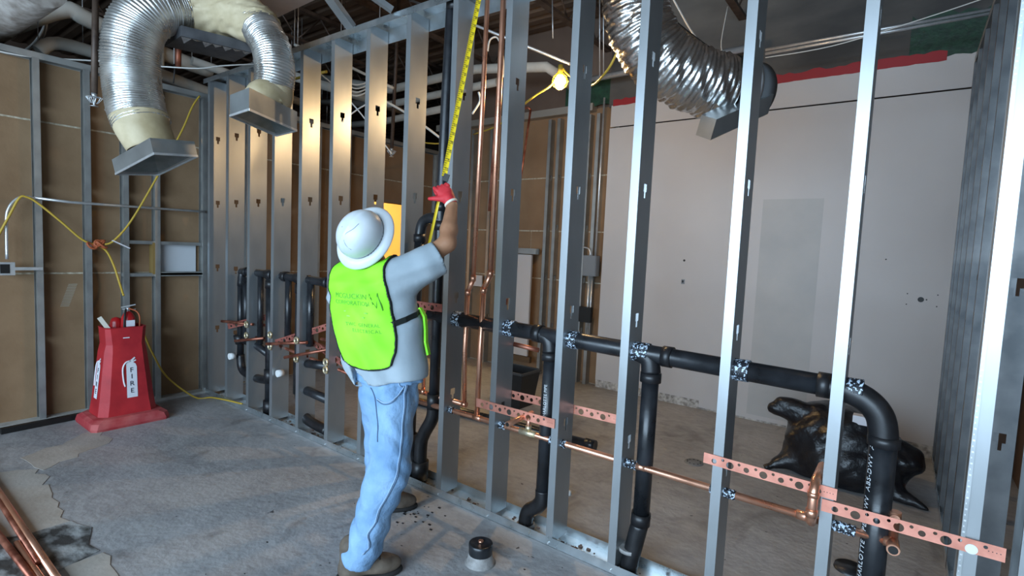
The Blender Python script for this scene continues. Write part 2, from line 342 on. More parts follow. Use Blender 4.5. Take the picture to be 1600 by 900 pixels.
def c_stud_mesh(name, H, depth, m, flange=0.041, holes=(0.64,1.25,1.875,2.49), T=0.0011, hw=(0.019,0.0085)):
    # C profile: web in the YZ plane at x=0, flanges run to -x, keyhole punch-outs down the middle of the web
    v = []; f = []
    zs = [0.0]; kinds = []
    for h in holes:
        if h+0.06 > H: continue
        for z, k in ((h-0.038,'full'), (h-0.008,'slot'), (h+0.030,'wide')): zs.append(z); kinds.append(k)
    zs.append(H); kinds.append('full'); c = depth/2
    for (a, b, k) in zip(zs, zs[1:], kinds):
        segs = [(0.0, depth)] if k == 'full' else [(0.0, c-(hw[0] if k == 'wide' else hw[1])), (c+(hw[0] if k == 'wide' else hw[1]), depth)]
        for y0, y1 in segs:
            o = len(v); v += [(0,y0,a),(0,y1,a),(0,y1,b),(0,y0,b)]; f.append((o,o+1,o+2,o+3))
    lip = 0.010
    for pts in ([(0,0),(-flange,0),(-flange,lip)], [(0,depth),(-flange,depth),(-flange,depth-lip)]):
        for (x0,y0),(x1,y1) in zip(pts, pts[1:]):
            o = len(v); v += [(x0,y0,0),(x1,y1,0),(x1,y1,H),(x0,y0,H)]; f.append((o,o+1,o+2,o+3))
    me = bpy.data.meshes.new(name); me.from_pydata(v, [], f); me.materials.append(m)
    t = bpy.data.objects.new('tmp', me); col.objects.link(t); md = t.modifiers.new('s', 'SOLIDIFY'); md.thickness = T; md.offset = 0
    dg = bpy.context.evaluated_depsgraph_get(); r = bpy.data.meshes.new_from_object(t.evaluated_get(dg)); bpy.data.objects.remove(t); r.name = name; return r
LS_MESH = c_stud_mesh('wall_stud', 2.88, 0.09, STEELD)
def wall_stud(y, wall, mesh=LS_MESH, x=-0.47, rz=-math.pi/2, z=0.022):
    o = bpy.data.objects.new('stud', mesh); col.objects.link(o); o.location = (x, y, z); o.rotation_euler = (0,0,rz); o.parent = wall; return o
# web turned to -Y, front flange in the plane x=-0.47
LS_MIR = LS_MESH.copy(); LS_MIR.transform(Matrix.Rotation(math.pi/2, 4, 'Z')); 
for y in (-2.49,-2.08,-1.67,-1.219,-0.901,-0.633,-0.388,0.02,0.45,0.86,1.27,1.68,2.03,2.80,3.19):
    o = bpy.data.objects.new('stud', LS_MIR); col.objects.link(o); o.location = (-0.47, y, 0.022); o.parent = wl

def u_track(name, a, b, depthv, leg, T, m, parent=None, up=1):   # steel track from a to b, legs up or down
    a, b = Vector(a), Vector(b); d = (b-a).normalized(); n = Vector(depthv); mb = MB(); L = (b-a)
    nn = n.normalized()
    def slab(p, w, h):   # p start corner, w across vector, h up vector
        q = [p, p+L, p+L+w, p+w]; mb.hexa(q, [k+h for k in q])
    slab(a, n, Vector((0,0,T*up)))
    slab(a, nn*T, Vector((0,0,leg*up))); slab(a+n-nn*T, nn*T, Vector((0,0,leg*up)))
    return mb.build(name, m, parent)
u_track('top_track', (-0.47,-6.2,2.945), (-0.47,3.3,2.945), (-0.092,0,0), 0.05, 0.0015, STEELD, wl, -1)
MB().box((-0.60,-6.2,2.86), (-0.566,3.3,2.90)).build('board_top_edge', mat('pale_board_edge', (0.42,0.37,0.30), 0.9), wl)
# blocking between the studs of the left wall
for y0, y1, z in ((-0.66,-0.02,1.49), (-0.66,-0.02,1.195), (-0.40,-0.02,1.205)):
    MB().box((-0.560,y0,z-0.015), (-0.478,y1,z+0.015)).build('blocking', STEELD, wl)
MB().box((-0.56,-0.45,1.20), (-0.475,-0.425,1.49)).build('wood_block', mat('ochre_wood_edge', (0.22,0.14,0.04), 0.8), wl)

# ---- back wall
YB = 3.2
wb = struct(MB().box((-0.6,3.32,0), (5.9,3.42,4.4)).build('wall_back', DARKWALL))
sheathing(wb, 'sheathing_board', 'y', 3.30, -0.56, 2.26, [(0.0,1.22,0.9), (1.22,1.83,1.7), (1.83,2.50,0.2), (2.50,3.29,1.2)], BOARD2, 2.44, 1)
MB().box((-0.56,3.304,0), (2.3,3.3075,3.25)).build('joint_strip', SEAM, wb)
BS = c_stud_mesh('back_stud', 3.2, 0.09, STEELD); BSM = BS.copy()
for x in (-0.1,0.17,0.50,0.93,1.43,1.56,1.98,2.10):
    o = bpy.data.objects.new('stud', BS); col.objects.link(o); o.location = (x, 3.205, 0.0); o.parent = wb
MB().box((-0.56,3.19,3.24), (2.0,3.30,3.325)).build('top_track', mat('pale_track', (0.40,0.36,0.31), 0.5, 0.5), wb)
# white boards: a tall lower field and a narrow upper course with an open joint between
for a, b, z0, z1 in ((2.235,3.45,0.09,3.008), (3.452,4.67,0.02,3.008), (4.672,5.47,0.11,3.008), (2.24,4.67,3.022,3.262), (4.672,5.42,3.022,3.30)):
    MB().box((a,YB,z0), (b+0.002,YB+0.013,z1)).build('drywall_board', DRYW, wb)
MB().box((2.235,YB+0.004,0), (5.47,YB+0.018,0.12)).build('chipped_board_foot', SKIRT, wb)
patch2 = MB(); patch2.box((3.92,YB-0.0012,0.06), (4.43,YB+0.002,2.17)); patch2.build('compound_patch', PATCH, wb)
for x, z, r in ((3.195,1.545,0.012), (5.193,1.318,0.022), (5.10,1.36,0.005), (5.30,1.365,0.005), (5.10,1.27,0.005), (5.30,1.27,0.005), (5.23,1.32,0.006), (4.93,1.64,0.006)):
    MB().tube([(x,YB-0.0012,z),(x,YB+0.004,z)], r, 12).build('drilled_hole', BLK, wb)
MB().box((3.180,YB-0.004,1.295), (3.215,YB+0.003,1.345)).build('outlet_cutout', GREYBOX, wb)
MB().box((3.186,YB-0.006,1.310), (3.205,YB-0.003,1.335)).build('outlet_hole', BLK, wb)
ragged = MB()
def rag_strip(x0, x1, z0f, z1f, y, m, name, seed, rag=0.012):
    rnd = random.Random(seed); n = int((x1-x0)/0.05)+1; v = []; f = []
    for i in range(n+1):
        t = i/n; x = x0+(x1-x0)*t; v += [(x,y,z0f(t)+rnd.uniform(-rag,rag)*0.3), (x,y,z1f(t)+rnd.uniform(-rag,rag))]
    m0 = len(v); v += [(p[0],p[1]+0.01,p[2]) for p in v]
    for i in range(n): a = 2*i; f += [(a,a+1,a+3,a+2), (a+1,a+1+m0,a+3+m0,a+3), (a,a+2,a+2+m0,a+m0)]
    return mesh_obj(name, v, f, m, wb)
rag_strip(2.26, 5.20, lambda t: 3.255, lambda t: 3.325+0.015*t, YB-0.004, RED_S, 'red_sealant_band', 3)
rag_strip(1.60, 2.60, lambda t: 3.30, lambda t: 3.60, YB+0.03, GREEN_S, 'green_membrane', 5, 0.03)
rag_strip(4.95, 5.60, lambda t: 3.29, lambda t: 3.62, YB-0.002, GREEN_S, 'green_membrane', 6, 0.05)
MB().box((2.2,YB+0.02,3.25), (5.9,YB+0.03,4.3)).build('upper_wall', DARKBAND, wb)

# ---- right wall: bare studs running back from the near wall
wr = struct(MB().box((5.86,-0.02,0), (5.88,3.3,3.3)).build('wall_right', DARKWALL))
RS = c_stud_mesh('right_stud', 3.2, 0.092, mat('darkened_stud_steel', (0.10,0.105,0.11), 0.45, 0.7, (0.20,0.20,0.20), 5, 4), holes=(0.33,0.93,1.53,2.14,2.75)); RSM = RS.copy(); RSM.transform(Matrix.Rotation(-math.pi/2, 4, 'Z'))  # stud steel darkened in its colour, standing in for dark reflections
# RSM: web runs to +x facing -y, flanges run to +y
for y in (0.40,0.80,1.21,1.62,2.03,2.44,2.84,3.15):
    o = bpy.data.objects.new('stud', RSM); col.objects.link(o); o.location = (5.372, y, 0.0); o.parent = wr
u_track('bottom_track', (5.372,0.16,0.0), (5.372,3.2,0.0), (0.092,0,0), 0.045, 0.0015, TRACK, wr, 1)
u_track('top_track', (5.372,0.16,3.245), (5.372,3.2,3.245), (0.092,0,0), 0.05, 0.0015, STEELD, wr, -1)

# ---- outer shell: far walls of the dark bays beyond, roof deck, joists
struct(MB().box((-6,-6.2,0), (-5.8,8,4.6)).build('wall_far_left', DARKWALL))
struct(MB().box((-6,7.8,0), (9.5,8,4.6)).build('wall_far_back', DARKWALL))
struct(MB().box((9.3,-6.2,0), (9.5,8,4.6)).build('wall_far_right', DARKWALL))
wf = struct(MB().box((-6,-6.4,0), (0.6,-6.2,4.6)).box((0.6,-6.4,3.4), (9.5,-6.2,4.6)).box((7.8,-6.4,0), (9.5,-6.2,3.4)).build('wall_front', DARKWALL))
win = struct(MB().box((0.6,-6.36,0), (0.66,-6.26,3.4)).box((7.74,-6.36,0), (7.8,-6.26,3.4)).box((0.6,-6.36,3.34), (7.8,-6.26,3.4)).build('window_1', GREYBOX))  # unseen frame and mullions, added so steel reflections look like windows
for x in (2.4,4.2,6.0): MB().box((x-0.03,-6.36,0), (x+0.03,-6.26,3.34)).build('mullion', GREYBOX, win)
dk = MB(); y = -6.2; ZD = 4.32
while y < 8:                                 # trapezoidal deck ribs running along X
    pr = [(y,0.04),(y+0.05,0.0),(y+0.14,0.0),(y+0.19,0.04)]
    for (ya,za),(yb,zb) in zip(pr, pr[1:]): dk.add([(-6,ya,ZD+za),(9.5,ya,ZD+za),(9.5,yb,ZD+zb),(-6,yb,ZD+zb)], [(0,1,2,3)])
    y += 0.19
dk.box((-6,-6.2,ZD+0.05), (9.5,8,ZD+0.12)); struct(dk.build('ceiling', DECK))
def joist(x, y0, y1):
    t = thing('bar_joist', (x, y0, 3.9), JL.pop(0), 'joist')
    MB().box((x-0.04,y0,4.27),(x+0.04,y1,4.31)).build('top_chord', JOIST, t)
    MB().box((x-0.035,y0,3.92),(x+0.035,y1,3.95)).build('bottom_chord', JOIST, t)
    w = MB(); y = y0; k = 0
    while y < y1-0.3: w.tube([(x,y,3.94 if k%2 else 4.28),(x,y+0.3,4.28 if k%2 else 3.94)], 0.011, 6); y += 0.3; k += 1
    stuff(w.build('web_bars', JOIST, t))
JL = ['dark steel bar joist under the deck, leftmost, beyond the left wall', 'dark steel bar joist under the deck above the left ducts', 'dark steel bar joist under the deck behind the two silver braces', 'dark steel bar joist under the deck behind the hanging bulb', 'dark steel bar joist under the deck above the foil duct', 'dark steel bar joist nearest the right wall']
for x in (-2.2,-0.9,0.6,2.1,3.6,5.1): joist(x, -1.5 if x > -1 else -3.0, 7.7)

# ---- lit room seen through the doorway in the left wall
dr = struct(MB().box((-0.69,2.02,0),(-0.55,2.05,2.16)).box((-0.69,2.78,0),(-0.55,2.81,2.16)).box((-0.69,2.02,2.13),(-0.55,2.81,2.17)).build('door_1', mat('door_casing', (0.20,0.13,0.08), 0.7)))
rm = struct(MB().box((-2.6,0.7,0),(-2.55,4.4,2.6)).box((-2.6,0.65,0),(-0.70,0.70,2.6)).box((-2.6,4.4,0),(-0.70,4.45,2.6)).box((-2.6,0.65,2.6),(-0.70,4.45,2.65)).build('wall_hall', CREAM))
bulb_light('hall_light', (-1.6,2.6,2.35), 75, (1.0,0.74,0.36), 0.08)

# ================================================================ NEAR STUD WALL
near = u_track('bottom_track', (-0.5,-0.004,0.0), (5.5,-0.004,0.0), (0,0.16,0), 0.050, 0.0015, TRACK)
tag(near, 'galvanised floor track running under the near row of studs', 'track')
tt = MB().box((-0.5,-0.006,3.0835),(5.5,0.158,3.085)).box((-0.5,-0.006,3.040),(5.5,-0.0045,3.085)).box((-0.5,0.1565,2.985),(5.5,0.158,3.085)).build('top_track', TRACK)
tag(tt, 'slotted galvanised top track capping the near row of studs', 'track')
SM = c_stud_mesh('metal_stud', 3.045, 0.152, STEEL)
names = ['first full metal stud beside the left corner, yellow cord at its foot', 'metal stud second from the left corner, warm lamp glare on its web', 'metal stud third from the left corner, behind the left half of the steel boot', 'metal stud fourth from the left corner, just right of the hanging steel boot',
 'metal stud at whose edge the horizontal black pipe ends, left of the worker', 'metal stud directly behind the left half of the white hard hat', 'metal stud between the yellow-lit doorway and the left black pipe', 'metal stud behind the raised red glove and the yellow tape',
 'metal stud just right of the two long copper risers', 'metal stud just right of the lit bulb, pink bracket ending at it', 'metal stud in front of the hanging foil duct', 'bright metal stud at the left end of the middle copper bracket', 'bright metal stud crossing in front of the black trash bag']
for i in range(13):
    o = bpy.data.objects.new('metal_stud', SM); col.objects.link(o); o.location = ({9: 3.678, 10: 4.045, 11: 4.512, 12: 4.925}.get(i, S*i), 0.0, 0.018)
    tag(o, names[i], 'stud', 'studs of the near wall')
co = bpy.data.objects.new('metal_stud', SM); col.objects.link(co); co.location = (-0.375, 0.0, 0.018); tag(co, 'corner metal stud meeting the tan board wall at left', 'stud', 'studs of the near wall')
ed = bpy.data.objects.new('metal_stud', SM); col.objects.link(ed); ed.location = (5.348, 0.0, 0.018); tag(ed, 'wide bright metal stud at the right corner with a perforated strip', 'stud', 'studs of the near wall')
e2 = bpy.data.objects.new('metal_stud', SM); col.objects.link(e2); e2.location = (5.492, 0.0, 0.018); tag(e2, 'metal stud at the extreme right edge, last of the near row', 'stud', 'studs of the near wall')
e3 = MB(); e3.box((5.300,-0.006,0.02),(5.3015,0.06,3.06)).box((5.300,-0.008,0.02),(5.312,-0.006,3.06)); cb = e3.build('corner_bead', BOXM)
tag(cb, 'perforated metal strip along the left edge of the right corner stud', 'corner bead')
dm = MB()
for k in range(150):
    z = 0.05+k*0.02; dm.box((5.303,-0.0095,z), (5.306 if k%2 else 5.309,-0.0078,z+0.005))
stuff(dm.build('bead_perforations', CONDUIT, cb))
# foot screws where each stud meets the track
for i in range(13):
    sx = {9: 3.678, 10: 4.045, 11: 4.512, 12: 4.925}.get(i, S*i)
    MB().tube([(sx-0.02,-0.012,0.017),(sx-0.02,-0.004,0.017)], 0.005, 8).build('screw', CONDUIT, near)
# loose debris lying in the track
db = MB(); rnd = random.Random(9)
for k in range(170):
    x = rnd.uniform(0.4,5.2); yy = rnd.uniform(0.02,0.12); s = rnd.uniform(0.004,0.014); db.box((x,yy,0.0015),(x+s*1.6,yy+s,0.0015+s*0.5))
g = db.build('track_debris', EARTH); stuff(g); tag(g, 'crumbs and shavings lying in the floor track', 'debris')

# ================================================================ DUCTS
V = Vector
def hose(name, pts, r, m, parent, pitch=0.018, amp=0.0045, seg=36, crumple=0.0, seed=0, sub=None, band=None):
    P, _ = spline([V(p) for p in pts], [r]*len(pts), 40)
    # resample evenly
    L = [0]
    for a, b in zip(P, P[1:]): L.append(L[-1]+(b-a).length)
    step = pitch/4; n = int(L[-1]/step); Q = []; j = 0
    for i in range(n+1):
        s = min(i*step, L[-1]-1e-6)
        while L[j+1] < s: j += 1
        Q.append(P[j].lerp(P[j+1], (s-L[j])/max(L[j+1]-L[j],1e-9)))
    rnd = random.Random(seed); T0 = (Q[1]-Q[0]).normalized(); ref = V((0,0,1)) if abs(T0.z) < 0.9 else V((1,0,0)); x = T0.cross(ref).normalized()
    v = []; f = []; ph = [rnd.uniform(0,6.3) for _ in range(8)]
    for i, q in enumerate(Q):
        T = (Q[min(i+1,n)]-Q[max(i-1,0)]).normalized(); x = (x-T*x.dot(T)).normalized(); y = T.cross(x); s = i*step
        for k in range(seg):
            a = 2*math.pi*k/seg; rad = r+amp*math.sin(2*math.pi*s/pitch+a)
            if band and (s/band+a/6.2832) % 1 < 0.04: rad += 0.006
            if crumple: rad += crumple*(math.sin(s*43+ph[0]+3*math.sin(2*a+ph[1]))*math.sin(3*a+ph[2])+0.7*math.sin(s*90+ph[3]+4*math.sin(3*a+ph[4]))*abs(math.sin(5*a+ph[5]+s*5)))
            v.append(q+(x*math.cos(a)+y*math.sin(a))*rad)
    f = [(i*seg+k, i*seg+(k+1)%seg, (i+1)*seg+(k+1)%seg, (i+1)*seg+k) for i in range(n) for k in range(seg)]
    return mesh_obj(name, v, f, m, parent, True)
def sleeve_mesh(name, pts, ra, rb, m, parent, seg=28, lump=0.006):
    mb = MB(); n = len(pts); mb.tube(pts, [ra+(rb-ra)*i/(n-1) for i in range(n)], seg, sub=6); return mb.build(name, m, parent)

# left hanging duct with its open-bottomed metal boot
def boot_box(parent, N, L, F, R, h, inward):
    # bottom corners N (near), L, F, R; sheet-metal skirt rising along the box normal
    N, L, F, R = V(N), V(L), V(F), V(R); nrm = (L-N).cross(R-N).normalized()
    if nrm.z < 0: nrm = -nrm
    c = (N+L+F+R)/4; up = nrm*h
    mb = MB()
    lo = [N,L,F,R]; hi = [p+up for p in lo]
    mb.add(lo+hi, [(0,1,5,4),(1,2,6,5),(2,3,7,6),(3,0,4,7),(4,5,6,7)])
    ins = [c+(p-c)*0.93+nrm*0.012 for p in lo]
    mb.add(lo+ins, [(0,1,5,4),(1,2,6,5),(2,3,7,6),(3,0,4,7)])
    mb.build('boot', BOXM, parent)
    # inner faces sloping up towards the hose, seen from below
    apex = c+nrm*h*0.75
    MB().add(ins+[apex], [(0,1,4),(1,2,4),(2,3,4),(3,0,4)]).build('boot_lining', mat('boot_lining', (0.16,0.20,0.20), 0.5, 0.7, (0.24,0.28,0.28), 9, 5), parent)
    rim = MB()
    for a, b in zip(lo, lo[1:]+lo[:1]): rim.bar(a, b, 0.006, 0.014, nrm)
    rim.build('boot_rim', CONDUIT, parent)
    return c+up, nrm
dl = thing('flexible_duct', (0.791,-1.001,2.625), 'long ribbed silver duct hanging at upper left, nearest the tan wall', 'duct', 'ribbed ducts hanging from the plenum')
topc, nr = boot_box(dl, (1.221,-1.018,2.081), (0.697,-1.069,1.971), (0.636,-0.786,2.009), (1.182,-0.744,2.113), 0.10, 0)
hose('spiral_hose', [(0.876,-0.967,2.301), (0.836,-0.987,2.411), (0.796,-0.999,2.604), (0.813,-1.007,2.787), (0.831,-0.979,2.951), (0.854,-0.900,3.075), (0.826,-0.737,3.160)], 0.168, HOSE, dl, 0.016, 0.004, band=0.07)
sleeve_mesh('mastic_collar', [tuple(topc), tuple(topc+nr*0.03), (0.881,-0.965,2.284), (0.862,-0.974,2.348)], 0.135, 0.176, MASTIC, dl)
dr_ = thing('flexible_duct', (1.160,-0.205,2.839), 'shorter ribbed silver duct curving down in front of the studs', 'duct', 'ribbed ducts hanging from the plenum')
topc, nr = boot_box(dr_, (1.832,-0.723,2.350), (1.541,-0.701,2.350), (1.222,-0.212,2.350), (1.550,-0.243,2.350), 0.13, 0)
hose('spiral_hose', [(1.296,-0.394,3.078), (1.379,-0.391,2.984), (1.466,-0.386,2.866), (1.515,-0.389,2.720), (1.512,-0.403,2.588)], 0.126, HOSE, dr_, 0.016, 0.004, band=0.06)
sleeve_mesh('mastic_collar', [tuple(topc), tuple(topc+V((0,0,0.03))), (1.512,-0.407,2.544), (1.510,-0.403,2.605)], 0.128, 0.133, MASTIC, dr_)
pl = thing('duct_plenum', (0.772,-0.461,3.203), 'mastic-smeared wye plenum with a torn dark underside joining both silver ducts', 'duct')
def plen(P):
    d = cone(P, (0.803,-0.729,3.168), (0.893,-0.492,3.247), 0.170, 0.20)
    d = smin(d, cone(P, (0.890,-0.491,3.279), (1.304,-0.389,3.065), 0.20, 0.138), 0.06)
    d = smin(d, cone(P, (0.745,-0.450,3.538), (0.758,-0.478,3.130), 0.26, 0.17), 0.10)
    x, y, z = P[...,0], P[...,1], P[...,2]
    return d+0.010*np.sin(26*x+9*np.sin(13*z))*np.sin(24*z+5*np.sin(17*y))
sdf_obj('mastic_wye', plen, (0.1,-1.25,2.6), (1.6,0.3,3.75), 0.018, MASTIC, pl)
pb = [(0.996,-0.774,2.930), (0.670,-0.754,2.930), (0.784,-0.319,2.930), (1.121,-0.354,2.930)]
MB().hexa(pb, [(p[0],p[1],p[2]+0.07) for p in pb]).build('plenum_box', mat('plenum_dark_sheet', (0.045,0.045,0.05), 0.6, 0.3, (0.09,0.09,0.095), 8, 6), pl)
u = [V(p)-V((0,0,0.004)) for p in pb]
tm = MB(); rnd = random.Random(2)
for k in range(7):
    a = u[0].lerp(u[3], k/7); b = u[0].lerp(u[3], (k+1)/7); s = (u[1]-u[0]).normalized(); tm.add([a,b,(a+b)/2+s*rnd.uniform(0.02,0.05)-V((0,0,rnd.uniform(0,0.03)))], [(0,1,2)])
tm.build('torn_foil_edge', FOIL, pl)
# foil duct behind the studs
fd = thing('foil_duct', (3.704,0.758,2.840), 'crinkled foil flexible duct sagging behind the studs at top right', 'duct')
hose('foil_hose', [(3.626,0.686,3.372), (3.631,0.707,3.157), (3.662,0.739,2.974), (3.749,0.813,2.808), (3.873,0.934,2.708), (4.001,1.063,2.662), (4.083,1.148,2.650)], 0.195, FOIL, fd, 0.03, 0.004, 54, 0.009, 3)
MB().tube([(4.076,1.143,2.649), (4.133,1.210,2.647)], 0.199, 36).build('black_band', BLK, fd)
MB().tube([(4.126,1.205,2.647), (4.143,1.230,2.647)], 0.203, 36).build('draw_strap', CONDUIT, fd)
MB().tube([(4.133,1.210,2.647), (4.195,1.333,2.659)], 0.180, 36).build('steel_collar', GREYBOX, fd)
bt = [V(p) for p in ((4.014,0.840,2.307), (4.118,0.788,2.258), (4.323,1.212,2.479), (4.226,1.297,2.558))]
MB().hexa(bt, [b+V((0.02,0.02,0.12)) for b in bt]).build('register_boot', BOXM, fd)
# large rectangular duct, far overhead at top centre, and the round one at top left
md = MB(); q = [(-0.039,0.135,3.550), (0.388,0.234,3.550), (1.610,0.200,3.550), (1.616,-0.274,3.550), (0.894,-0.538,3.550)]
md.add(list(q)+[(p[0],p[1],4.0) for p in q], [(0,1,2,3,4),(0,5,6,1),(1,6,7,2),(2,7,8,3),(3,8,9,4),(4,9,5,0)])
tag(md.build('main_duct', mat('pale_main_duct', (0.36,0.31,0.30), 0.6, 0.2, (0.46,0.40,0.38), 3, 6)), 'wide pale rectangular duct overhead between ribbed duct and silver brace', 'duct')
MB_ = MB().tube([(-1.396,-1.524,3.131), (0.169,-1.343,3.266)], 0.17, 28); tag(MB_.build('round_duct', mat('speckled_round_duct', (0.42,0.37,0.33), 0.7, 0, (0.22,0.18,0.15), 14, 8)), 'thick round insulated duct cut by the top left corner', 'duct')
br = MB().bar((1.790,-0.196,3.262), (1.810,0.005,3.090), 0.085, 0.035, (0,0,1)); tag(br.build('steel_brace', STEEL), 'flat silver steel brace slanting down to the top track, left of two', 'brace')
br = MB().bar((2.145,-0.248,3.215), (2.281,-0.025,3.090), 0.04, 0.035, (0,0,1)); tag(br.build('steel_brace', STEEL), 'narrow silver steel brace slanting to the top track, right of two', 'brace')

# ================================================================ OVERHEAD PIPES (far side, white insulation)
def pipe(name, pts, r, m, label, cat='pipe', seg=14, sub=0, group=None, hubs=()):
    o = MB().tube(pts, r, seg, sub=sub).build(name, m)
    for a, b, k in hubs: MB().tube([a, b], k, seg).build('coupling', m, o)
    if name in ('insulated_pipe','copper_drop','cable_run','hanging_strap'):
        for p in (pts[0], pts[-1])[:2 if name[0] == 'i' else 1]:
            if p[2] < 4.25: MB().tube([p, (p[0],p[1],4.34)], 0.004, 6).build('hanger_rod', CONDUIT, o)
    return tag(o, label, cat, group)
pipe('insulated_pipe', [(-3,2.6,4.26),(-0.889,2.600,3.726),(0.704,2.600,3.745),(1.73,2.6,3.60),(1.80,2.67,3.55),(1.80,3.1,3.5)], 0.055, INSUL, 'white insulated pipe with an elbow left of the bulb, upper of two')
pipe('insulated_pipe', [(-3,2.9,3.9),(-1.242,2.900,3.642),(0.450,2.900,3.657),(0.799,2.900,3.661)], 0.05, INSUL, 'white insulated pipe behind the copper risers, lower of two')
pipe('insulated_pipe', [(-1.300,-1.222,3.322),(-1.300,-0.870,3.589),(-1.300,-0.681,3.561),(-1.300,-0.152,3.459),(-1.300,0.410,3.403)], 0.075, INSUL, 'white pipe with elbow above the left wall, behind the sprinkler drop', sub=4)
pipe('insulated_pipe', [(-1.000,-1.116,3.084),(-1.000,-0.978,3.193),(-1.000,-0.569,3.188),(-1.000,-0.255,3.175)], 0.055, INSUL, 'white pipe just above the left wall track, left of the ribbed duct', sub=4)
pipe('insulated_pipe', [(-1.600,-0.659,3.278),(-1.200,-0.457,3.482),(-0.900,-0.233,3.709)], 0.05, INSUL, 'white pipe crossing behind the left ribbed duct on the slant')
pipe('insulated_pipe', [(-1.600,-0.074,3.325),(-1.600,0.539,3.240),(-1.600,1.237,3.132)], 0.06, INSUL, 'white pipe seen below the torn plenum, above the corner stud')
pipe('insulated_pipe', [(-1.200,0.172,3.432),(-1.200,0.516,3.411),(-1.200,1.436,3.306)], 0.045, INSUL, 'pale flat-looking pipe directly under the torn plenum box')
pipe('insulated_pipe', [(-1.200,-0.147,3.271),(-1.200,-0.145,3.746)], 0.055, INSUL, 'short upright white pipe just right of the left ribbed duct')
for a, b, lab in (((-0.900,-0.077,3.223), (-0.900,-0.071,3.554), 'thick upright copper-brown pipe hanging under the torn plenum'), ((-0.900,-0.274,3.001), (-0.900,-0.273,3.323), 'thin upright copper-brown pipe right beside the left ribbed duct')):
    pipe('copper_drop', [a, b], 0.028 if 'thick' in lab else 0.016, COPPERD, lab)
pipe('insulated_pipe', [(-1.500,1.476,3.695),(-1.500,2.521,3.701),(-1.500,3.508,3.670)], 0.06, INSUL, 'pale pipe seen between the fourth and fifth studs')
pipe('insulated_pipe', [(-3,3.0,3.5),(-1.501,3.000,3.439),(-0.151,3.000,3.486)], 0.05, INSUL, 'dusty pale pipe behind the studs above the doorway')
# sprinkler drops
def sprinkler(name, top, bot, r, label):
    t = thing(name, bot, label, 'sprinkler'); b = V(bot)
    MB().tube([top, bot], r, 14).build('drop_pipe', JOIST, t)
    MB().tube([bot, b-V((0,0,0.03))], [r*0.9,r*0.55], 12).build('sprinkler_fitting', CONDUIT, t)
    f = MB()
    for s in (-1,1): f.tube([b+V((s*0.012,0,-0.03)), b+V((s*0.022,0,-0.05)), b+V((s*0.004,0,-0.085))], 0.004, 6)
    f.lathe([(0.0,-0.085),(0.024,-0.088),(0.026,-0.092),(0.0,-0.09)], 16, Matrix.Translation(b)); f.build('sprinkler_head', CONDUIT, t)
    e = MB()
    for k in range(9): a = k*0.7; e.tube([b+V((0,0,-0.02)), b+V((math.cos(a)*0.05,math.sin(a)*0.05,-0.028)), b+V((math.cos(a)*0.02,math.sin(a)*0.02,-0.07))], 0.003, 5)
    e.build('head_guard', CONDUIT, t)
sprinkler('sprinkler_drop', (0.226,-1.036,3.425), (0.284,-1.072,2.567), 0.021, 'dark sprinkler drop pipe hanging in front of the tan wall at upper left')
sprinkler('sprinkler_drop', (0.431,1.600,4.631), (0.370,1.600,2.642), 0.020, 'dark sprinkler drop pipe seen between studs above the yellow doorway')
# conduits and cables overhead
pipe('overhead_conduit', [(0.935,1.300,3.993),(1.472,1.300,3.738),(2.833,1.300,3.055)], 0.012, CONDUIT, 'pale conduit slanting down from the top track toward the bulb')
pipe('twin_conduit', [(3.969,2.600,3.339),(5.438,2.600,3.351)], 0.011, CONDUIT, 'thin steel conduit along the upper white wall, lower of a pair', group='twin conduits')
pipe('twin_conduit', [(3.967,2.600,3.371),(5.436,2.600,3.377)], 0.011, CONDUIT, 'thin steel conduit along the upper white wall, upper of a pair', group='twin conduits')
pipe('overhead_cable', [(3.994,2.500,3.271),(4.472,2.500,3.275),(5.019,2.500,3.359),(5.420,2.500,3.438)], 0.004, CABLE_W, 'thin loose cable sagging across the twin conduits', 'cable', 6, 6)
pipe('overhead_cable', [(-0.500,-1.505,2.887),(-0.500,-1.217,2.912),(-0.500,-0.550,3.074)], 0.007, CABLE_W, 'white cable lying along the top of the left wall', 'cable', 6, 4)
pipe('overhead_cable', [(-0.275,-0.445,3.035),(-0.014,-0.250,3.033),(0.141,-0.132,3.064),(0.487,0.002,3.062)], 0.006, CABLE_W, 'white cable strung under the torn plenum', 'cable', 6, 4)
pipe('overhead_cable', [(-1.481,-1.033,3.710),(-1.394,-0.987,3.510),(-1.522,-0.962,3.461),(-1.717,-0.993,3.343),(-1.958,-1.056,3.254)], 0.011, CABLE_W, 'looped white cable hanging onto the left wall, left strand', 'cable', 6, 5)
pipe('overhead_cable', [(-1.303,-1.029,3.668),(-1.257,-1.011,3.498),(-1.377,-0.983,3.411),(-1.548,-0.995,3.304),(-1.791,-1.059,3.223)], 0.011, CABLE_W, 'looped white cable hanging onto the left wall, right strand', 'cable', 6, 5)
pipe('overhead_cable', [(3.954,1.488,3.306),(3.970,1.349,3.023),(4.003,1.301,2.919)], 0.003, CABLE_W, 'thin pale wire hanging onto the end of the foil duct', 'cable', 6, 4)
pipe('overhead_cable', [(1.996,1.276,3.299),(2.005,1.293,3.400),(2.058,1.333,3.414),(2.172,1.275,3.213),(2.250,1.189,3.016)], 0.008, CABLE_W, 'curled white cable between the copper risers near the ceiling', 'cable', 8, 5)
pipe('overhead_cable', [(2.233,0.908,2.820),(2.247,0.912,2.749),(2.206,0.872,2.644)], 0.009, CABLE_W, 'short torn white strap dangling behind the left copper riser', 'cable', 6, 4)
pipe('cable_run', [(0.061,0.600,3.499), (0.376,0.824,3.377), (0.880,1.176,3.114)], 0.014, INSUL, 'tan cable bundle crossing behind the fourth and fifth studs', 'cable', 8, 4)
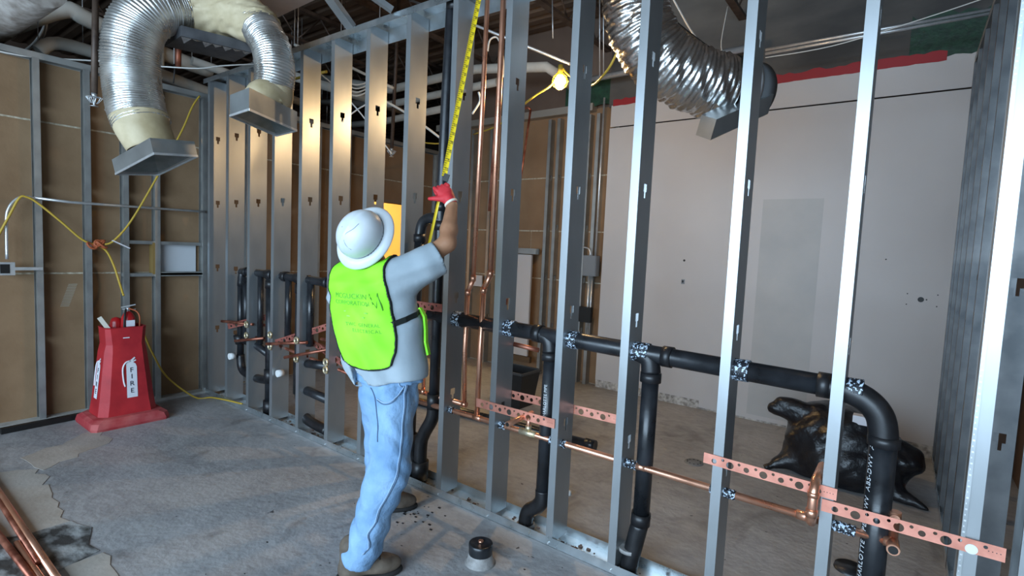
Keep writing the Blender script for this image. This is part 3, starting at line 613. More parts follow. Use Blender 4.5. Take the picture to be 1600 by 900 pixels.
pipe('cable_run', [(0.287,0.502,3.317), (0.683,0.764,2.962), (1.077,1.010,2.435)], 0.007, CABLE_W, 'thin pale wire crossing behind the fifth stud', 'cable', 6, 4)
pipe('cable_run', [(0.656,0.719,2.686), (0.790,0.834,2.846), (0.974,0.984,2.978)], 0.007, CABLE_W, 'pale wire crossed over another behind the fifth and sixth studs', 'cable', 6, 4)
for k, lab in enumerate(('lowest','second','third','topmost')): pipe('cable_run', [V((0.570,0.813,3.050))+V((0,0,0.03*k)), V((0.674,0.886,2.994))+V((0,0,0.035*k)), V((0.765,0.958,3.042))+V((0,0,0.03*k))], 0.008, INSUL, lab+' of four coiled tan cables between the fifth and sixth studs', 'cable', 6, 5, 'coiled cables')
pipe('cable_run', [(3.452,1.502,3.451), (3.617,1.482,3.257), (3.858,1.517,3.044)], 0.010, CABLE_K, 'dark cable slanting down onto the foil duct', 'cable', 6, 4)
pipe('cable_run', [(3.405,1.861,3.650), (3.563,1.829,3.382), (3.667,1.768,3.235)], 0.008, CABLE_W, 'pale cable beside the dark one above the foil duct', 'cable', 6, 4)
pipe('cable_run', [(1.093,0.816,2.908), (1.339,0.986,2.758), (1.641,1.188,2.512)], 0.012, INSUL, 'tan cable above the yellow doorway', 'cable', 6, 4)
pipe('threaded_rod', [(2.295,1.803,3.866), (2.328,1.795,3.517)], 0.005, CONDUIT, 'thin hanger rod from the deck right above the bulb', 'rod', 6)
pipe('threaded_rod', [(2.137,2.900,4.935), (2.230,2.900,3.502)], 0.006, CONDUIT, 'thin hanger rod left of the foil duct, left of two', 'rod', 6)
pipe('threaded_rod', [(2.184,2.900,4.921), (2.276,2.900,3.508)], 0.006, CONDUIT, 'thin hanger rod left of the foil duct, right of two', 'rod', 6)
pipe('overhead_conduit', [(1.873,3.000,3.521), (3.758,3.000,3.561)], 0.03, CONDUIT, 'short pale conduit ending behind the foil duct', 'pipe')
pipe('hanging_strap', [(-0.302,-0.334,3.094), (-0.293,-0.332,3.049), (-0.292,-0.343,2.923)], 0.006, CABLE_K, 'thin hanger wire below the torn plenum', 'rod', 6)

# ================================================================ WORK LIGHT
BL = (2.842,1.150,2.880)
wlamp = thing('work_light', BL, 'lit yellow-caged bulb hanging on its cord behind the studs', 'lamp')
bm = mat('glowing_bulb', (1,0.9,0.6), 0.4, emit=((1.0,0.72,0.30), 45))
mb = MB(); mb.lathe([(0.0,-0.045),(0.024,-0.041),(0.040,-0.02),(0.044,0.0),(0.038,0.022),(0.020,0.040),(0.016,0.055),(0.0,0.055)], 20, Matrix.Translation(BL)); mb.build('bulb', bm, wlamp)
cg = MB()
for k in range(8):
    a = k*math.pi/4; cg.tube([V(BL)+V((math.cos(a)*r, math.sin(a)*r, z)) for r, z in ((0.02,0.06),(0.05,0.035),(0.062,0.0),(0.05,-0.035),(0.015,-0.06))], 0.0025, 6)
for z, r in ((0.035,0.05),(0.0,0.062),(-0.035,0.05)): cg.tube([V(BL)+V((math.cos(a*math.pi/10)*r, math.sin(a*math.pi/10)*r, z)) for a in range(21)], 0.0025, 6, caps=False)
cg.build('cage', TAPE_Y, wlamp)
MB().tube([V(BL)+V((0,0,0.045)), V(BL)+V((0,0,0.12))], 0.02, 12).build('socket', CABLE_Y, wlamp)
lb = bulb_light('bulb_light', tuple(V(BL)-V((0,0,0.055))), 54, (1.0,0.66,0.34), 0.03)
cdm = MB().tube([V(BL)+V((0,0,0.11)), (2.767,1.150,2.867), (2.638,1.150,2.812), (2.481,1.200,2.770), (1.899,1.600,2.745), (1.227,2.000,2.797)], 0.008, 8, sub=5)
tag(cdm.build('lamp_cord', CABLE_Y), 'yellow lamp cord running down left from the bulb', 'cable')
cdm = MB().tube([(3.623,0.750,3.176), (3.601,0.750,3.068), (3.516,0.750,2.853), (3.408,0.800,2.747), (3.181,1.000,2.757), (2.925,1.150,2.910), V(BL)+V((0,0,0.12))], 0.008, 8, sub=6)
tag(cdm.build('lamp_cord', CABLE_Y), 'yellow cord sweeping across the foil duct from the top edge', 'cable')
tag(MB().tube([(-0.925,1.200,3.490), (-0.616,1.200,3.486), (-0.300,1.200,3.471)], 0.016, 8).build('lamp_cord', CABLE_Y), 'short bright yellow cord seen behind the fourth and fifth studs', 'cable')
tag(MB().tube([(0.596,1.800,2.731), (0.948,1.800,2.688), (1.225,1.900,2.778)], 0.008, 8, sub=4).build('lamp_cord', CABLE_Y), 'yellow cord behind the tall black pipe above the red glove', 'cable')

# ================================================================ BLACK DRAIN PIPING IN THE WALL
YP = 0.076
def abs_assembly(name, label, runs, hubs, extra=None):
    t = thing(name, runs[0][0][0], label, 'pipe')
    for pts, r, sub in runs: MB().tube(pts, r, 20, sub=sub).build('pipe_run', ABS, t)
    for a, b, r in hubs: MB().tube([a, b], r, 20).build('coupling', ABSF, t)
    return t
R3 = 0.043
main = abs_assembly('drain_pipe', 'long black drain pipe crossing the studs and turning down at right',
  [([(2.62,YP,1.136),(4.85,YP,1.098)], R3, 0), ([(5.062,YP,0.93),(5.064,YP,0.05)], R3+0.002, 0)],
  [((3.45,YP,1.122),(3.50,YP,1.121),R3+.007), ((3.62,YP,1.119),(3.665,YP,1.118),R3+.007), ((3.99,YP,1.113),(4.04,YP,1.112),R3+.007), ((4.19,YP,1.110),(4.235,YP,1.109),R3+.007), ((4.83,YP,1.0985),(4.875,YP,1.098),R3+.008), ((5.062,YP,0.945),(5.062,YP,0.905),R3+.010), ((5.064,YP,0.33),(5.064,YP,0.29),R3+.008)])
MB().tube([(4.86,YP,1.098),(4.93,YP,1.094),(5.0,YP,1.065),(5.045,YP,1.01),(5.062,YP,0.92)], R3+.006, 24, sub=6).build('elbow', ABSF, main)
# wye branches and their drops, the feet kinked where they meet the slab
MB().tube([(3.49,YP,1.121),(3.545,YP,1.095),(3.56,YP,1.03)], R3+0.001, 20, sub=5).build('tee_branch', ABSF, main)
MB().tube([(3.56,YP,1.04),(3.555,YP,0.22)], 0.039, 20).build('drop_pipe', ABS, main)
MB().tube([(3.555,YP,0.25),(3.553,YP,0.19),(3.52,YP,0.14),(3.47,YP,0.10),(3.452,YP,0.05),(3.452,YP,0.0)], 0.042, 20, sub=5).build('offset_foot', ABSF, main)
MB().tube([(4.06,YP,1.112),(4.12,YP,1.085),(4.135,YP,1.02)], R3+0.003, 20, sub=5).build('tee_branch', ABSF, main)
MB().tube([(4.135,YP,1.03),(4.132,YP,0.30)], 0.040, 20).build('drop_pipe', ABS, main)
MB().tube([(4.132,YP,0.32),(4.130,YP,0.26)], 0.047, 20).build('coupling', ABSF, main)
MB().tube([(4.130,YP,0.27),(4.105,YP-0.01,0.12),(4.085,YP-0.01,0.0)], 0.043, 20, sub=4).build('offset_foot', ABSF, main)
for x, z in ((3.56,1.03),(4.135,1.02)): MB().tube([(x,YP,z),(x,YP,z-0.045)], R3+.007, 20).build('coupling', ABSF, main)
for x, y, z in ((3.452,YP,0.02),(4.085,YP-0.01,0.13)): MB().tube([(x,y,z),(x,y,z-0.018)], 0.052, 20).build('grout_ring', CONC_P, main)
# printed isolation wraps where the pipe passes each stud
for k, x in ((7,2.845),(8,3.251),(9,3.672),(10,4.064),(11,4.515),(12,4.925)):
    z = 1.136-(x-2.62)*0.017
    sl = MB().tube([(x-0.045+0.004*j, YP, z) for j in range(27)], [R3+0.004+0.0015*(j%2) for j in range(27)], 20); tag(sl.build('isolation_sleeve', SLEEVE), 'printed wrap on the black drain pipe at '+{7:'the stud behind the glove',8:'the stud right of the copper risers',9:'the stud right of the bulb',10:'the stud before the foil duct',11:'the first bright stud',12:'the stud before the trash bag'}[k], 'sleeve')
# white print running up the last drop
def wrap_v(r):
    def w(p): a = p.y/r; return V((p.x, r*math.sin(a), r*math.cos(a)-r+p.z))
    return w
rr = R3+0.0035
c = V((5.064,YP,0)); dview = (V(EYE)-c); dview.z = 0; dview.normalize(); side = V((0,0,1)).cross(dview)
dleft = (dview*0.62-side*0.78).normalized()
text_mesh('lettering', 'CHARLOTTE PIPE  D:WV  ABS-DWV  ASTM', 0.030, INKW, main, frame(tuple(c+dleft*rr+V((0,0,0.66))), (0,0,1), tuple(dleft.cross(V((0,0,1))))), 0.0004, 1.1, wrap_v(rr))
c2 = V((3.558,YP,0)); dl2 = V(EYE)-c2; dl2.z = 0; dl2.normalize(); dl2 = (dl2*0.9-V((0,0,1)).cross(dl2)*0.4).normalized()
text_mesh('lettering', 'CHARLOTTE PIPE', 0.024, INKW, main, frame(tuple(c2+dl2*0.0395+V((0,0,0.76))), (0,0,1), tuple(dl2.cross(V((0,0,1))))), 0.0004, 1.05, wrap_v(0.04))
# tall vent stack beside the worker's arm
vent = abs_assembly('vent_stack', 'tall black vent pipe rising beside the raised arm to the ceiling',
  [([(2.74,YP,3.9),(2.70,YP,2.6),(2.685,YP,1.85),(2.683,YP,1.20),(2.68,YP,0.55)], 0.034, 0)],
  [((2.7365,YP,3.02),(2.738,YP,3.09),0.042), ((2.686,YP,1.86),(2.686,YP,1.80),0.040), ((2.686,YP,1.74),(2.686,YP,1.68),0.040), ((2.68,YP,0.62),(2.68,YP,0.52),0.045)])
MB().tube([(2.68,YP,0.55),(2.67,YP,0.45),(2.60,YP,0.33),(2.575,YP,0.24),(2.575,YP,0.0)], 0.043, 20, sub=5).build('offset_foot', ABSF, vent)
MB().tube([(2.575,YP,0.14),(2.575,YP,0.02)], 0.056, 20).build('floor_hub', ABSF, vent)
v2 = abs_assembly('vent_pipe', 'black pipe with a curved top elbow left of the raised arm',
  [([(2.693,0.076,1.741), (2.589,0.076,1.757), (2.519,0.076,1.720), (2.499,0.076,1.627)], 0.036, 5), ([(2.499,0.076,1.636), (2.475,YP,0.9), (2.47,YP,0.10)], 0.034, 0)],
  [((2.498,0.076,1.652), (2.500,0.076,1.602), 0.041), ((2.47,YP,0.30),(2.47,YP,0.10),0.046)])
MB().tube([(2.47,YP,0.20),(2.50,YP,0.10),(2.56,YP,0.08)], 0.043, 20, sub=4).build('cross_branch', ABSF, v2)
MB().tube([(2.47,YP,0.14),(2.46,YP,0.0)], 0.050, 20).build('floor_hub', ABSF, v2)
# the two fixture drain clusters at the left end of the wall
ZH = 1.262
clus = abs_assembly('drain_manifold', 'black drain manifold with tall risers filling the first stud bays at left',
  [([(0.10,YP,ZH-0.14),(0.12,YP,ZH-0.03),(0.19,YP,ZH),(0.95,YP,ZH),(1.75,YP,ZH-0.012),(2.05,YP,ZH-0.015)], 0.034, 3),
   ([(0.10,YP,ZH-0.05),(0.10,YP,0.45)], 0.030, 0), ([(0.20,YP,ZH-0.05),(0.20,YP,0.60)], 0.030, 0), ([(0.46,YP,ZH-0.02),(0.46,YP,0.62)], 0.026, 0), ([(0.92,YP,ZH-0.02),(0.92,YP,0.70)], 0.028, 0), ([(0.63,YP,ZH),(0.63,YP,0.0)], 0.038, 0), ([(1.10,YP,ZH),(1.10,YP,0.30)], 0.038, 0), ([(1.25,YP,ZH),(1.25,YP,0.72)], 0.030, 0)],
  [((0.19,YP,ZH),(0.23,YP,ZH),0.042), ((0.58,YP,ZH),(0.68,YP,ZH),0.045), ((1.05,YP,ZH),(1.15,YP,ZH),0.045), ((0.63,YP,ZH-0.05),(0.63,YP,ZH-0.12),0.044), ((1.10,YP,ZH-0.05),(1.10,YP,ZH-0.12),0.044), ((0.63,YP,0.14),(0.63,YP,0.02),0.052), ((0.85,YP,ZH),(0.90,YP,ZH),0.044), ((1.45,YP,ZH-.005),(1.50,YP,ZH-.005),0.044),
   ((0.63,YP,0.42),(0.63,YP,0.30),0.046)])
MB().tube([(0.10,YP,0.47),(0.12,YP,0.36),(0.20,YP,0.31),(0.45,YP,0.30),(0.62,YP,0.32)], 0.036, 18, sub=4).build('trap_bend', ABSF, clus)
MB().tube([(0.08,YP,0.62),(0.40,YP,0.60),(0.62,YP,0.55)], 0.033, 18).build('branch', ABS, clus)
MB().tube([(0.10,YP-0.02,0.66),(0.10,YP,0.58)], 0.045, 18).build('coupling', ABSF, clus)
MB().tube([(1.10,YP,0.45),(1.12,YP,0.25),(1.20,YP,0.12),(1.35,YP,0.09),(1.52,YP,0.08)], 0.040, 18, sub=4).build('trap_bend', ABSF, clus)
MB().tube([(1.10,YP,0.56),(1.52,YP,0.60)], 0.034, 18).build('branch', ABS, clus)
MB().tube([(1.12,YP,0.35),(1.52,YP,0.33)], 0.036, 18).build('branch', ABS, clus)
MB().tube([(1.10,YP,0.60),(1.10,YP,0.30)], 0.047, 18).build('hub_stack', ABSF, clus)
for p, lab in (((0.104,-0.030,0.465), 'round white cap on the black drain, first stud bay'), ((0.857,0.020,0.430), 'round white cap on the black drain, third stud bay')):
    o = MB().tube([p, (p[0],p[1]+0.05,p[2])], 0.030, 16).build('end_cap', WHITEP, clus); o['label'] = lab
pipe('drain_stub', [(1.220,1.206,0.040), (2.068,1.293,0.040), (3.175,1.380,0.040)], 0.040, ABS, 'black pipe lying on the floor behind the pink brackets, end at right', hubs=(((3.116,1.381,0.040),(3.201,1.386,0.040),0.046),))

# ================================================================ COPPER
cz = 0.558; RC = 0.016
def cpipe(name, runs, label, fits=()):
    t = thing(name, runs[0][0][0], label, 'pipe')
    for pts, r in runs: MB().tube(pts, r, 14).build('tube', COPPER, t)
    for a, b, r in fits: MB().tube([a,b], r, 14).build('fitting', COPPER, t)
    return t
YC = 0.05
cl = cpipe('copper_line', [([(2.45,YC,0.545),(3.07,YC,0.557),(5.119,YC,0.557)], RC), ([(4.845,YC,0.557),(4.858,0.0,0.565),(4.860,-0.034,0.60),(4.861,-0.036,0.70),(4.863,-0.01,0.735),(4.868,0.14,0.75)], 0.018), ([(5.119,YC+0.015,0.557),(5.119,YC+0.015,0.655),(5.119,YC-0.02,0.655)], 0.016),
   ([(3.455,YC,0.56),(3.455,YC,0.665)], 0.013), ([(3.455,YC+0.03,0.665),(3.455,YC-0.20,0.655)], 0.0155), ([(3.075,YC,0.557),(3.078,YC,0.95),(3.085,YC,1.335)], 0.0155), ([(3.085,YC,1.335),(3.135,YC,1.43)], 0.0165), ([(3.135,YC,1.43),(3.14,YC,2.4),(3.145,YC,4.1)], 0.0155)],
   'horizontal copper line through the studs with its tall right riser',
   [((4.00+0.10,YC,0.557),(4.15,YC,0.557),0.0185), ((4.80,YC,0.557),(4.87,YC,0.557),0.0195), ((4.86,-0.034,0.60),(4.86,-0.0345,0.63),0.0215), ((4.861,-0.036,0.68),(4.861,-0.036,0.70),0.0215), ((5.09,YC,0.557),(5.135,YC,0.557),0.0195), ((5.119,YC+.015,0.64),(5.119,YC+.015,0.672),0.020), ((3.05,YC,0.557),(3.11,YC,0.557),0.0185), ((3.083,YC,1.315),(3.089,YC,1.345),0.019), ((3.13,YC,1.42),(3.135,YC,1.45),0.019)])
# open tube end facing the camera at the last elbow
MB().tube([(5.119,YC+0.012,0.557),(5.122,YC-0.055,0.553)], 0.021, 16).build('open_elbow', COPPER, cl); MB().tube([(5.122,YC-0.054,0.553),(5.1221,YC-0.0562,0.553)], 0.0155, 16).build('open_bore', BLK, cl)
MB().tube([(3.455,YC-0.20,0.655),(3.455,YC-0.2012,0.655)], 0.011, 14).build('open_bore', BLK, cl)
MB().tube([(3.40,YC,0.558),(3.51,YC,0.558)], 0.019, 14).build('soldered_tee', BRASS, cl); MB().tube([(3.455,YC,0.57),(3.455,YC,0.60)], 0.017, 14).build('soldered_joint', BRASS, cl)
MB().tube([(4.04,YC,0.557),(4.08,YC,0.557)], 0.0175, 14).build('soldered_joint', BRASS, cl)
cu2 = cpipe('copper_line', [([(2.45,YC+0.04,0.60),(2.93,YC+0.04,0.60)], RC), ([(2.935,YC+0.04,0.60),(2.938,YC+0.02,0.95),(2.945,YC+0.02,1.31)], 0.014), ([(2.945,YC+0.02,1.31),(2.985,YC+0.02,1.39)], 0.015), ([(2.985,YC+0.02,1.39),(3.0,YC+0.02,2.4),(3.02,YC+0.02,4.1)], 0.014)],
   'tall copper riser nearest the raised arm, left of the pair', [((2.944,YC+.02,1.29),(2.948,YC+.02,1.32),0.0175), ((2.982,YC+.02,1.38),(2.986,YC+.02,1.41),0.0175), ((2.92,YC+.04,0.60),(2.95,YC+.04,0.60),0.0175)])
cpipe('copper_riser', [([(2.585,YC+0.02,0.60),(2.588,YC+0.02,1.19)], 0.0125)], 'thin copper riser right of the grey shirt, below the small bracket', [((2.585,YC+0.02,0.60),(2.585,YC+0.02,0.63),0.016), ((2.588,YC+0.02,1.17),(2.588,YC-0.03,1.20),0.016)])
pipe('copper_riser', [(1.752,2.300,3.062), (1.655,2.300,2.272), (1.602,2.300,1.365), (1.537,2.300,0.932)], 0.012, COPPERD, 'thin dull copper pipe slanting behind the right riser and stud')
pipe('copper_riser', [(1.752,2.300,3.062), (1.726,2.300,3.092), (1.607,2.300,3.093)], 0.013, COPPERD, 'small copper crook atop the slanting pipe near the bulb')
pipe('copper_riser', [(2.861,0.400,3.182), (2.847,0.400,2.579), (2.817,0.400,1.828)], 0.012, COPPERD, 'dull brown copper pipe close behind the right riser')
for x0, x1, who in ((2.80,2.89,'the stud behind the glove'),(3.19,3.30,'the stud right of the risers'),(3.60,3.71,'the stud right of the bulb'),(4.00,4.11,'the stud before the foil duct'),(4.455,4.57,'the first bright stud'),(4.90,5.01,'the stud before the trash bag')):
    n = int((x1-x0)/0.004); sl = MB().tube([(x0+0.004*j, YC, 0.5565) for j in range(n)], [RC+0.005+0.0022*math.sin(j*1.6) for j in range(n)], 16)
    tag(sl.build('isolation_sleeve', SLEEVE), 'striped plastic sleeve on the copper line at '+who, 'sleeve')
def bracket(name, a, b, H, label, m, seed, bigs=None):
    a = V(a); b = V(b); L = (b-a).length; rnd = random.Random(seed); H_ = []
    u = 0.045; k = 0; pat = (0.011,0.006,0.016,0.006)
    while u < L-0.05: r = pat[k%4]; H_.append((u, -0.004 if r > 0.01 else 0.010, min(r, H*0.33))); u += 0.036 if r > 0.01 else 0.030; k += 1
    for q in range(4): H_.append((L-0.012-0.010*q, 0.0, 0.0018))
    return tag(holed_plate(name, L, H, 0.0016, H_, m, None, frame(tuple(a), tuple(b-a), (0,0,1))), label, 'bracket')
bracket('pipe_bracket', (4.432,-0.006,0.708), (4.935,-0.006,0.700), 0.046, 'copper-coloured perforated bracket, middle one, holding an upright stub', BRKT, 1)
bracket('pipe_bracket', (4.888,-0.010,0.648), (5.415,-0.010,0.652), 0.048, 'copper-coloured perforated bracket at lower right, ending on the corner stud', BRKT, 2)
bracket('pipe_bracket', (3.115,-0.008,0.672), (3.66,-0.008,0.672), 0.050, 'pink perforated bracket right of the risers, nearer of two', BRKT, 3)
bracket('pipe_bracket', (3.215,0.160,0.712), (3.96,0.160,0.722), 0.050, 'pink perforated bracket behind its twin, longer, reaching further right', BRKT, 4)
bracket('pipe_bracket', (2.47,0.0,1.195), (2.80,0.0,1.197), 0.050, 'dark copper bracket at the shirt, right of the worker', BRKTD, 5)
tag(MB().tube([(3.47,0.15,0.715),(3.50,0.30,0.76)], 0.015, 12).build('copper_stub', COPPER), 'short copper stub through the rear pink bracket, by the bin', 'pipe')
tag(MB().tube([(3.25,0.155,1.02),(3.40,0.20,1.0)], 0.014, 12).build('copper_stub', COPPERD), 'short copper stub just below the drain tee, right of the risers', 'pipe')
tag(MB().tube([(5.330,-0.013,0.642),(5.330,-0.0109,0.642)], 0.017, 20).build('bracket_plug', WHITEP), 'white disc showing through the last bracket on the corner stud', 'plug')
# dense red-brown copper rough-in at the left clusters
for a, b, lab, sd in (((0.02,-0.004,0.735),(0.60,0.15,0.90),'dark copper bracket rising right in the first stud bay',6), ((0.86,0.0,0.70),(1.58,0.13,0.95),'dark copper bracket rising right across the third stud bay',7), ((1.20,0.13,0.74),(2.10,0.0,0.60),'long dark copper bracket sloping toward the worker',8)):
    bracket('pipe_bracket', a, b, 0.052, lab, BRKTD, sd)
for pts, lab in (([(-0.02,0.0,0.78),(0.45,0.12,0.79),(1.9,0.12,0.70),(2.45,0.10,0.62)],'upper dull copper line across the left stud bays'), ([(0.10,0.12,0.68),(0.8,0.12,0.63),(2.45,0.06,0.55)],'lower dull copper line across the left stud bays'), ([(0.02,-0.06,0.79),(0.42,0.03,0.80)],'open copper stub in the first stud bay, upper'), ([(0.28,-0.06,0.64),(0.60,0.04,0.70)],'open copper stub in the first stud bay, lower'), ([(0.86,-0.08,0.70),(1.28,0.03,0.76)],'open copper stub in the third stud bay, upper'), ([(1.18,-0.10,0.64),(1.62,0.03,0.76)],'open copper stub in the third stud bay, lower'), ([(1.40,0.08,0.80),(1.95,0.12,0.80)],'copper stub reaching the fifth stud from the corner')):
    pipe('copper_stub', pts, 0.0125, COPPERD, lab, seg=10)
for x, z, lab in ((0.4064,0.80,'brass pipe clip on the second stud, upper'),(0.4064,0.70,'brass pipe clip on the second stud, lower'),(0.8128,0.76,'brass pipe clip on the third stud, upper'),(0.8128,0.66,'brass pipe clip on the third stud, lower'),(1.2192,0.77,'brass pipe clip on the fourth stud, upper'),(1.2192,0.62,'brass pipe clip on the fourth stud, lower'),(1.6256,0.66,'brass pipe clip on the fifth stud, upper'),(1.6256,0.60,'brass pipe clip on the fifth stud, lower')):
    t = thing('pipe_clip', (x,-0.01,z), lab, 'clip')
    MB().tube([(x-0.02+0.024*math.cos(a*0.52), -0.014, z+0.024*math.sin(a*0.52)) for a in range(13)], 0.008, 8, caps=False).build('clip_ring', BRASS, t)
    MB().box((x-0.035,-0.012,z-0.030), (x-0.003,-0.004,z-0.018)).build('clip_foot', BRASS, t)
# loose copper lengths on the slab at lower left
for a, b, r, lab in (((0.118,-1.715,0.016), (2.254,-1.722,0.016), 0.016, 'longest loose copper pipe on the floor, bottom left, outermost'), ((0.249,-1.732,0.014), (1.939,-1.744,0.014) , 0.013, 'loose copper pipe lying tight beside the longest one on the floor'), ((1.651,-1.769,0.014), (2.233,-1.764,0.014), 0.013, 'short bright copper pipe on the floor, its end showing between others'), ((1.134,-1.825,0.014), (2.143,-1.784,0.014), 0.015, 'dull copper pipe on the floor nearest the bottom left corner')):
    o = MB().tube([a,b], r, 12).build('copper_pipe', COPPERD if 'dull' in lab or 'tight' in lab else COPPER); tag(o, lab, 'pipe', 'loose copper pipes')

# ================================================================ ITEMS ON THE LEFT WALL
tag(MB().tube([(-0.450,-1.271,1.814), (-0.450,-1.046,1.801), (-0.450,-0.012,1.809)], 0.011, 10).build('wall_conduit', CONDUIT), 'thin steel conduit running level across the left wall studs', 'conduit')
tag(MB().tube([(-0.440,-1.437,1.329), (-0.440,-1.435,1.622), (-0.440,-1.419,1.721), (-0.440,-1.374,1.793), (-0.440,-1.314,1.819), (-0.440,-1.266,1.804)], 0.010, 10, sub=5).build('bent_conduit', CONDUIT), 'bent white conduit dropping to the junction box at far left', 'conduit')
jb = thing('junction_box', (-0.440,-1.434,1.255), 'pale steel junction box with bracket bar at the left edge', 'electrical box')
p = V((-0.440,-1.442,1.255)); MB().box(p+V((-0.03,-0.05,-0.05)), p+V((0.0,0.05,0.05))).build('box', CONDUIT, jb); MB().box(p+V((0.0,-0.035,-0.035)), p+V((0.002,0.02,0.035))).build('box_opening', BLK, jb); MB().box(p+V((-0.012,0.05,-0.012)), p+V((0.0,0.215,0.012))).build('bracket_bar', CONDUIT, jb)
tag(MB().box((-0.562,-0.36,1.215), (-0.545,-0.055,1.475)).build('white_panel', mat('white_panel_face', (0.55,0.57,0.59), 0.6)), 'white square access panel between studs near the corner', 'panel')
Hb = (-0.420,-0.887,1.456)
def cord(pts, r, label, m=CABLE_Y, sub=6): return tag(MB().tube(pts, r, 8, sub=sub).build('power_cord', m), label, 'cable')
cord([(-0.440,-0.064,2.902), (-0.420,-0.139,2.774), (-0.400,-0.235,2.534), (-0.380,-0.457,2.057), (-0.380,-0.645,1.677), (-0.390,-0.769,1.499), (-0.400,-0.830,1.463)], 0.0085, 'yellow cord dropping from the wall top to the knot on the stud')
cord([Hb, (-0.420,-0.981,1.500), (-0.420,-1.116,1.639), (-0.420,-1.251,1.770), (-0.420,-1.318,1.813), (-0.420,-1.363,1.799), (-0.420,-1.423,1.657), (-0.420,-1.548,1.352)], 0.0085, 'yellow cord swinging left from the knot over the conduit')
cord([Hb, (-0.420,-0.816,1.409), (-0.420,-0.763,1.282), (-0.400,-0.732,1.144), (-0.300,-0.730,1.029)], 0.0085, 'yellow cord hanging from the knot to the fire extinguisher')
cord([(-0.420,-0.536,0.646), (-0.400,-0.472,0.457), (-0.360,-0.372,0.238), (-0.30,-0.16,0.02), (-0.22,-0.05,0.012), (0.05,-0.02,0.035), (0.30,0.0,0.05)], 0.008, 'yellow cord trailing from behind the cone across the floor to the studs')
kn = MB(); rnd = random.Random(5)
for k in range(5): c0 = V(Hb)+V((0.005*k,rnd.uniform(-0.03,0.04),rnd.uniform(-0.03,0.02))); kn.tube([c0+V((0.01*math.sin(a),0.035*math.cos(a),0.025*math.sin(a*1.3+k))) for a in range(7)], 0.009, 8, sub=3)
tag(kn.build('cord_knot', ORANGE), 'tangled reddish-brown plug knot where the yellow cords meet', 'plug')
p0 = V((-0.370,-0.784,1.499)); p1 = V((-0.370,-0.664,1.437)); tag(MB().bar(p0, p1, 0.006, 0.045, (1,0,0)).build('cord_tag', LABELW), 'white paper tag tied to the yellow cord', 'tag')
tag(MB().bar((-0.335,-1.515,0.022), (-0.37,-0.99,0.022), 0.044, 0.044).build('steel_angle', BLK), 'black steel bar lying on the floor left of the red base', 'bar')
chalk = MB(); rnd = random.Random(8)
for k in range(15):
    z = 0.93+0.013*k; y = -0.93-0.022*0 + (k-7)*0.004-0.11; chalk.box((XB+0.0005,y-0.03,z), (XB+0.0028,y+0.03,z+0.006))
stuff(chalk.build('plaster_smear', mat('plaster_smear', (0.34,0.30,0.23), 0.9), wl))

# ================================================================ RED FIRE-EXTINGUISHER STAND
CX, CY = -0.10, -0.80
cone_t = thing('extinguisher_stand', (CX,CY,0), 'red plastic fire-extinguisher cone stand with wide dusty base by the tan wall', 'stand')
def ring(hx, hy, ch, z):   # chamfered rectangle
    return [(CX+sx*x, CY+sy*y, z) for sx,sy,x,y in ((1,1,hx,hy-ch),(1,1,hx-ch,hy),(-1,1,hx-ch,hy),(-1,1,hx,hy-ch),(-1,-1,hx,hy-ch),(-1,-1,hx-ch,hy),(1,-1,hx-ch,hy),(1,-1,hx,hy-ch))]
def loft(rings, m, name, parent, cap=True):
    v = sum(rings, []); n = len(rings[0]); f = [(i*n+k, i*n+(k+1)%n, (i+1)*n+(k+1)%n, (i+1)*n+k) for i in range(len(rings)-1) for k in range(n)]
    if cap: f += [tuple(reversed(range(n))), tuple(range((len(rings)-1)*n, len(rings)*n))]
    return mesh_obj(name, v, f, m, parent)
loft([ring(0.225,0.27,0.03,0.0), ring(0.232,0.275,0.035,0.02), ring(0.225,0.265,0.04,0.062), ring(0.20,0.24,0.05,0.082), ring(0.17,0.21,0.05,0.088)], REDB, 'base', cone_t)
loft([ring(0.165,0.205,0.055,0.085), ring(0.155,0.19,0.055,0.20), ring(0.122,0.148,0.045,0.60), ring(0.112,0.135,0.035,0.66), ring(0.108,0.142,0.03,0.79), ring(0.112,0.146,0.03,0.80), ring(0.100,0.132,0.03,0.80), ring(0.098,0.13,0.03,0.62)], REDP, 'cone_body', cone_t, False)
# extinguisher stickers: one on the +X face, one on the -Y face
def sticker(face):
    if face == 'x':
        n = V((0.40,0,0.033+0.0)).normalized(); n = V((1,0,0.0825)).normalized(); o = V((CX+0.1425,CY+0.02,0.37)); X = V((0,1,0))
    else:
        n = V((0,-1,0.105)).normalized(); o = V((CX+0.0,CY-0.1735,0.37)); X = V((1,0,0))
    Y = n.cross(X); M = frame(tuple(o+n*0.0015), X, Y)
    def pl(pts, z=0.0): return [M @ V((a,b,z)) for a,b in pts]
    outline = [(-0.037,-0.15),(0.037,-0.15),(0.037,0.10),(0.030,0.125),(0.012,0.14),(0.034,0.150),(0.032,0.160),(0.008,0.150),(0.030,0.175),(0.022,0.182),(-0.004,0.160),(-0.020,0.150),(-0.036,0.130)]
    s = mesh_obj('sticker', pl(outline), [tuple(range(len(outline)))], LABELW, cone_t)
    hz = MB().tube(pl([(-0.010,0.152),(-0.040,0.140),(-0.060,0.095),(-0.058,0.0),(-0.048,-0.055)]), 0.006, 8, sub=4); hz.build('sticker_hose', LABELW, s)
    for ch, y in zip('FIRE', (0.075,0.022,-0.036,-0.095)): text_mesh('lettering', ch, 0.055, INK, s, M @ Matrix.Translation((0,y,0.0012)), 0.0008)
sticker('x'); sticker('y')
MB().box((CX+0.1135,CY-0.03,0.71), (CX+0.1155,CY+0.015,0.718)).build('scratch', LABELW, cone_t)
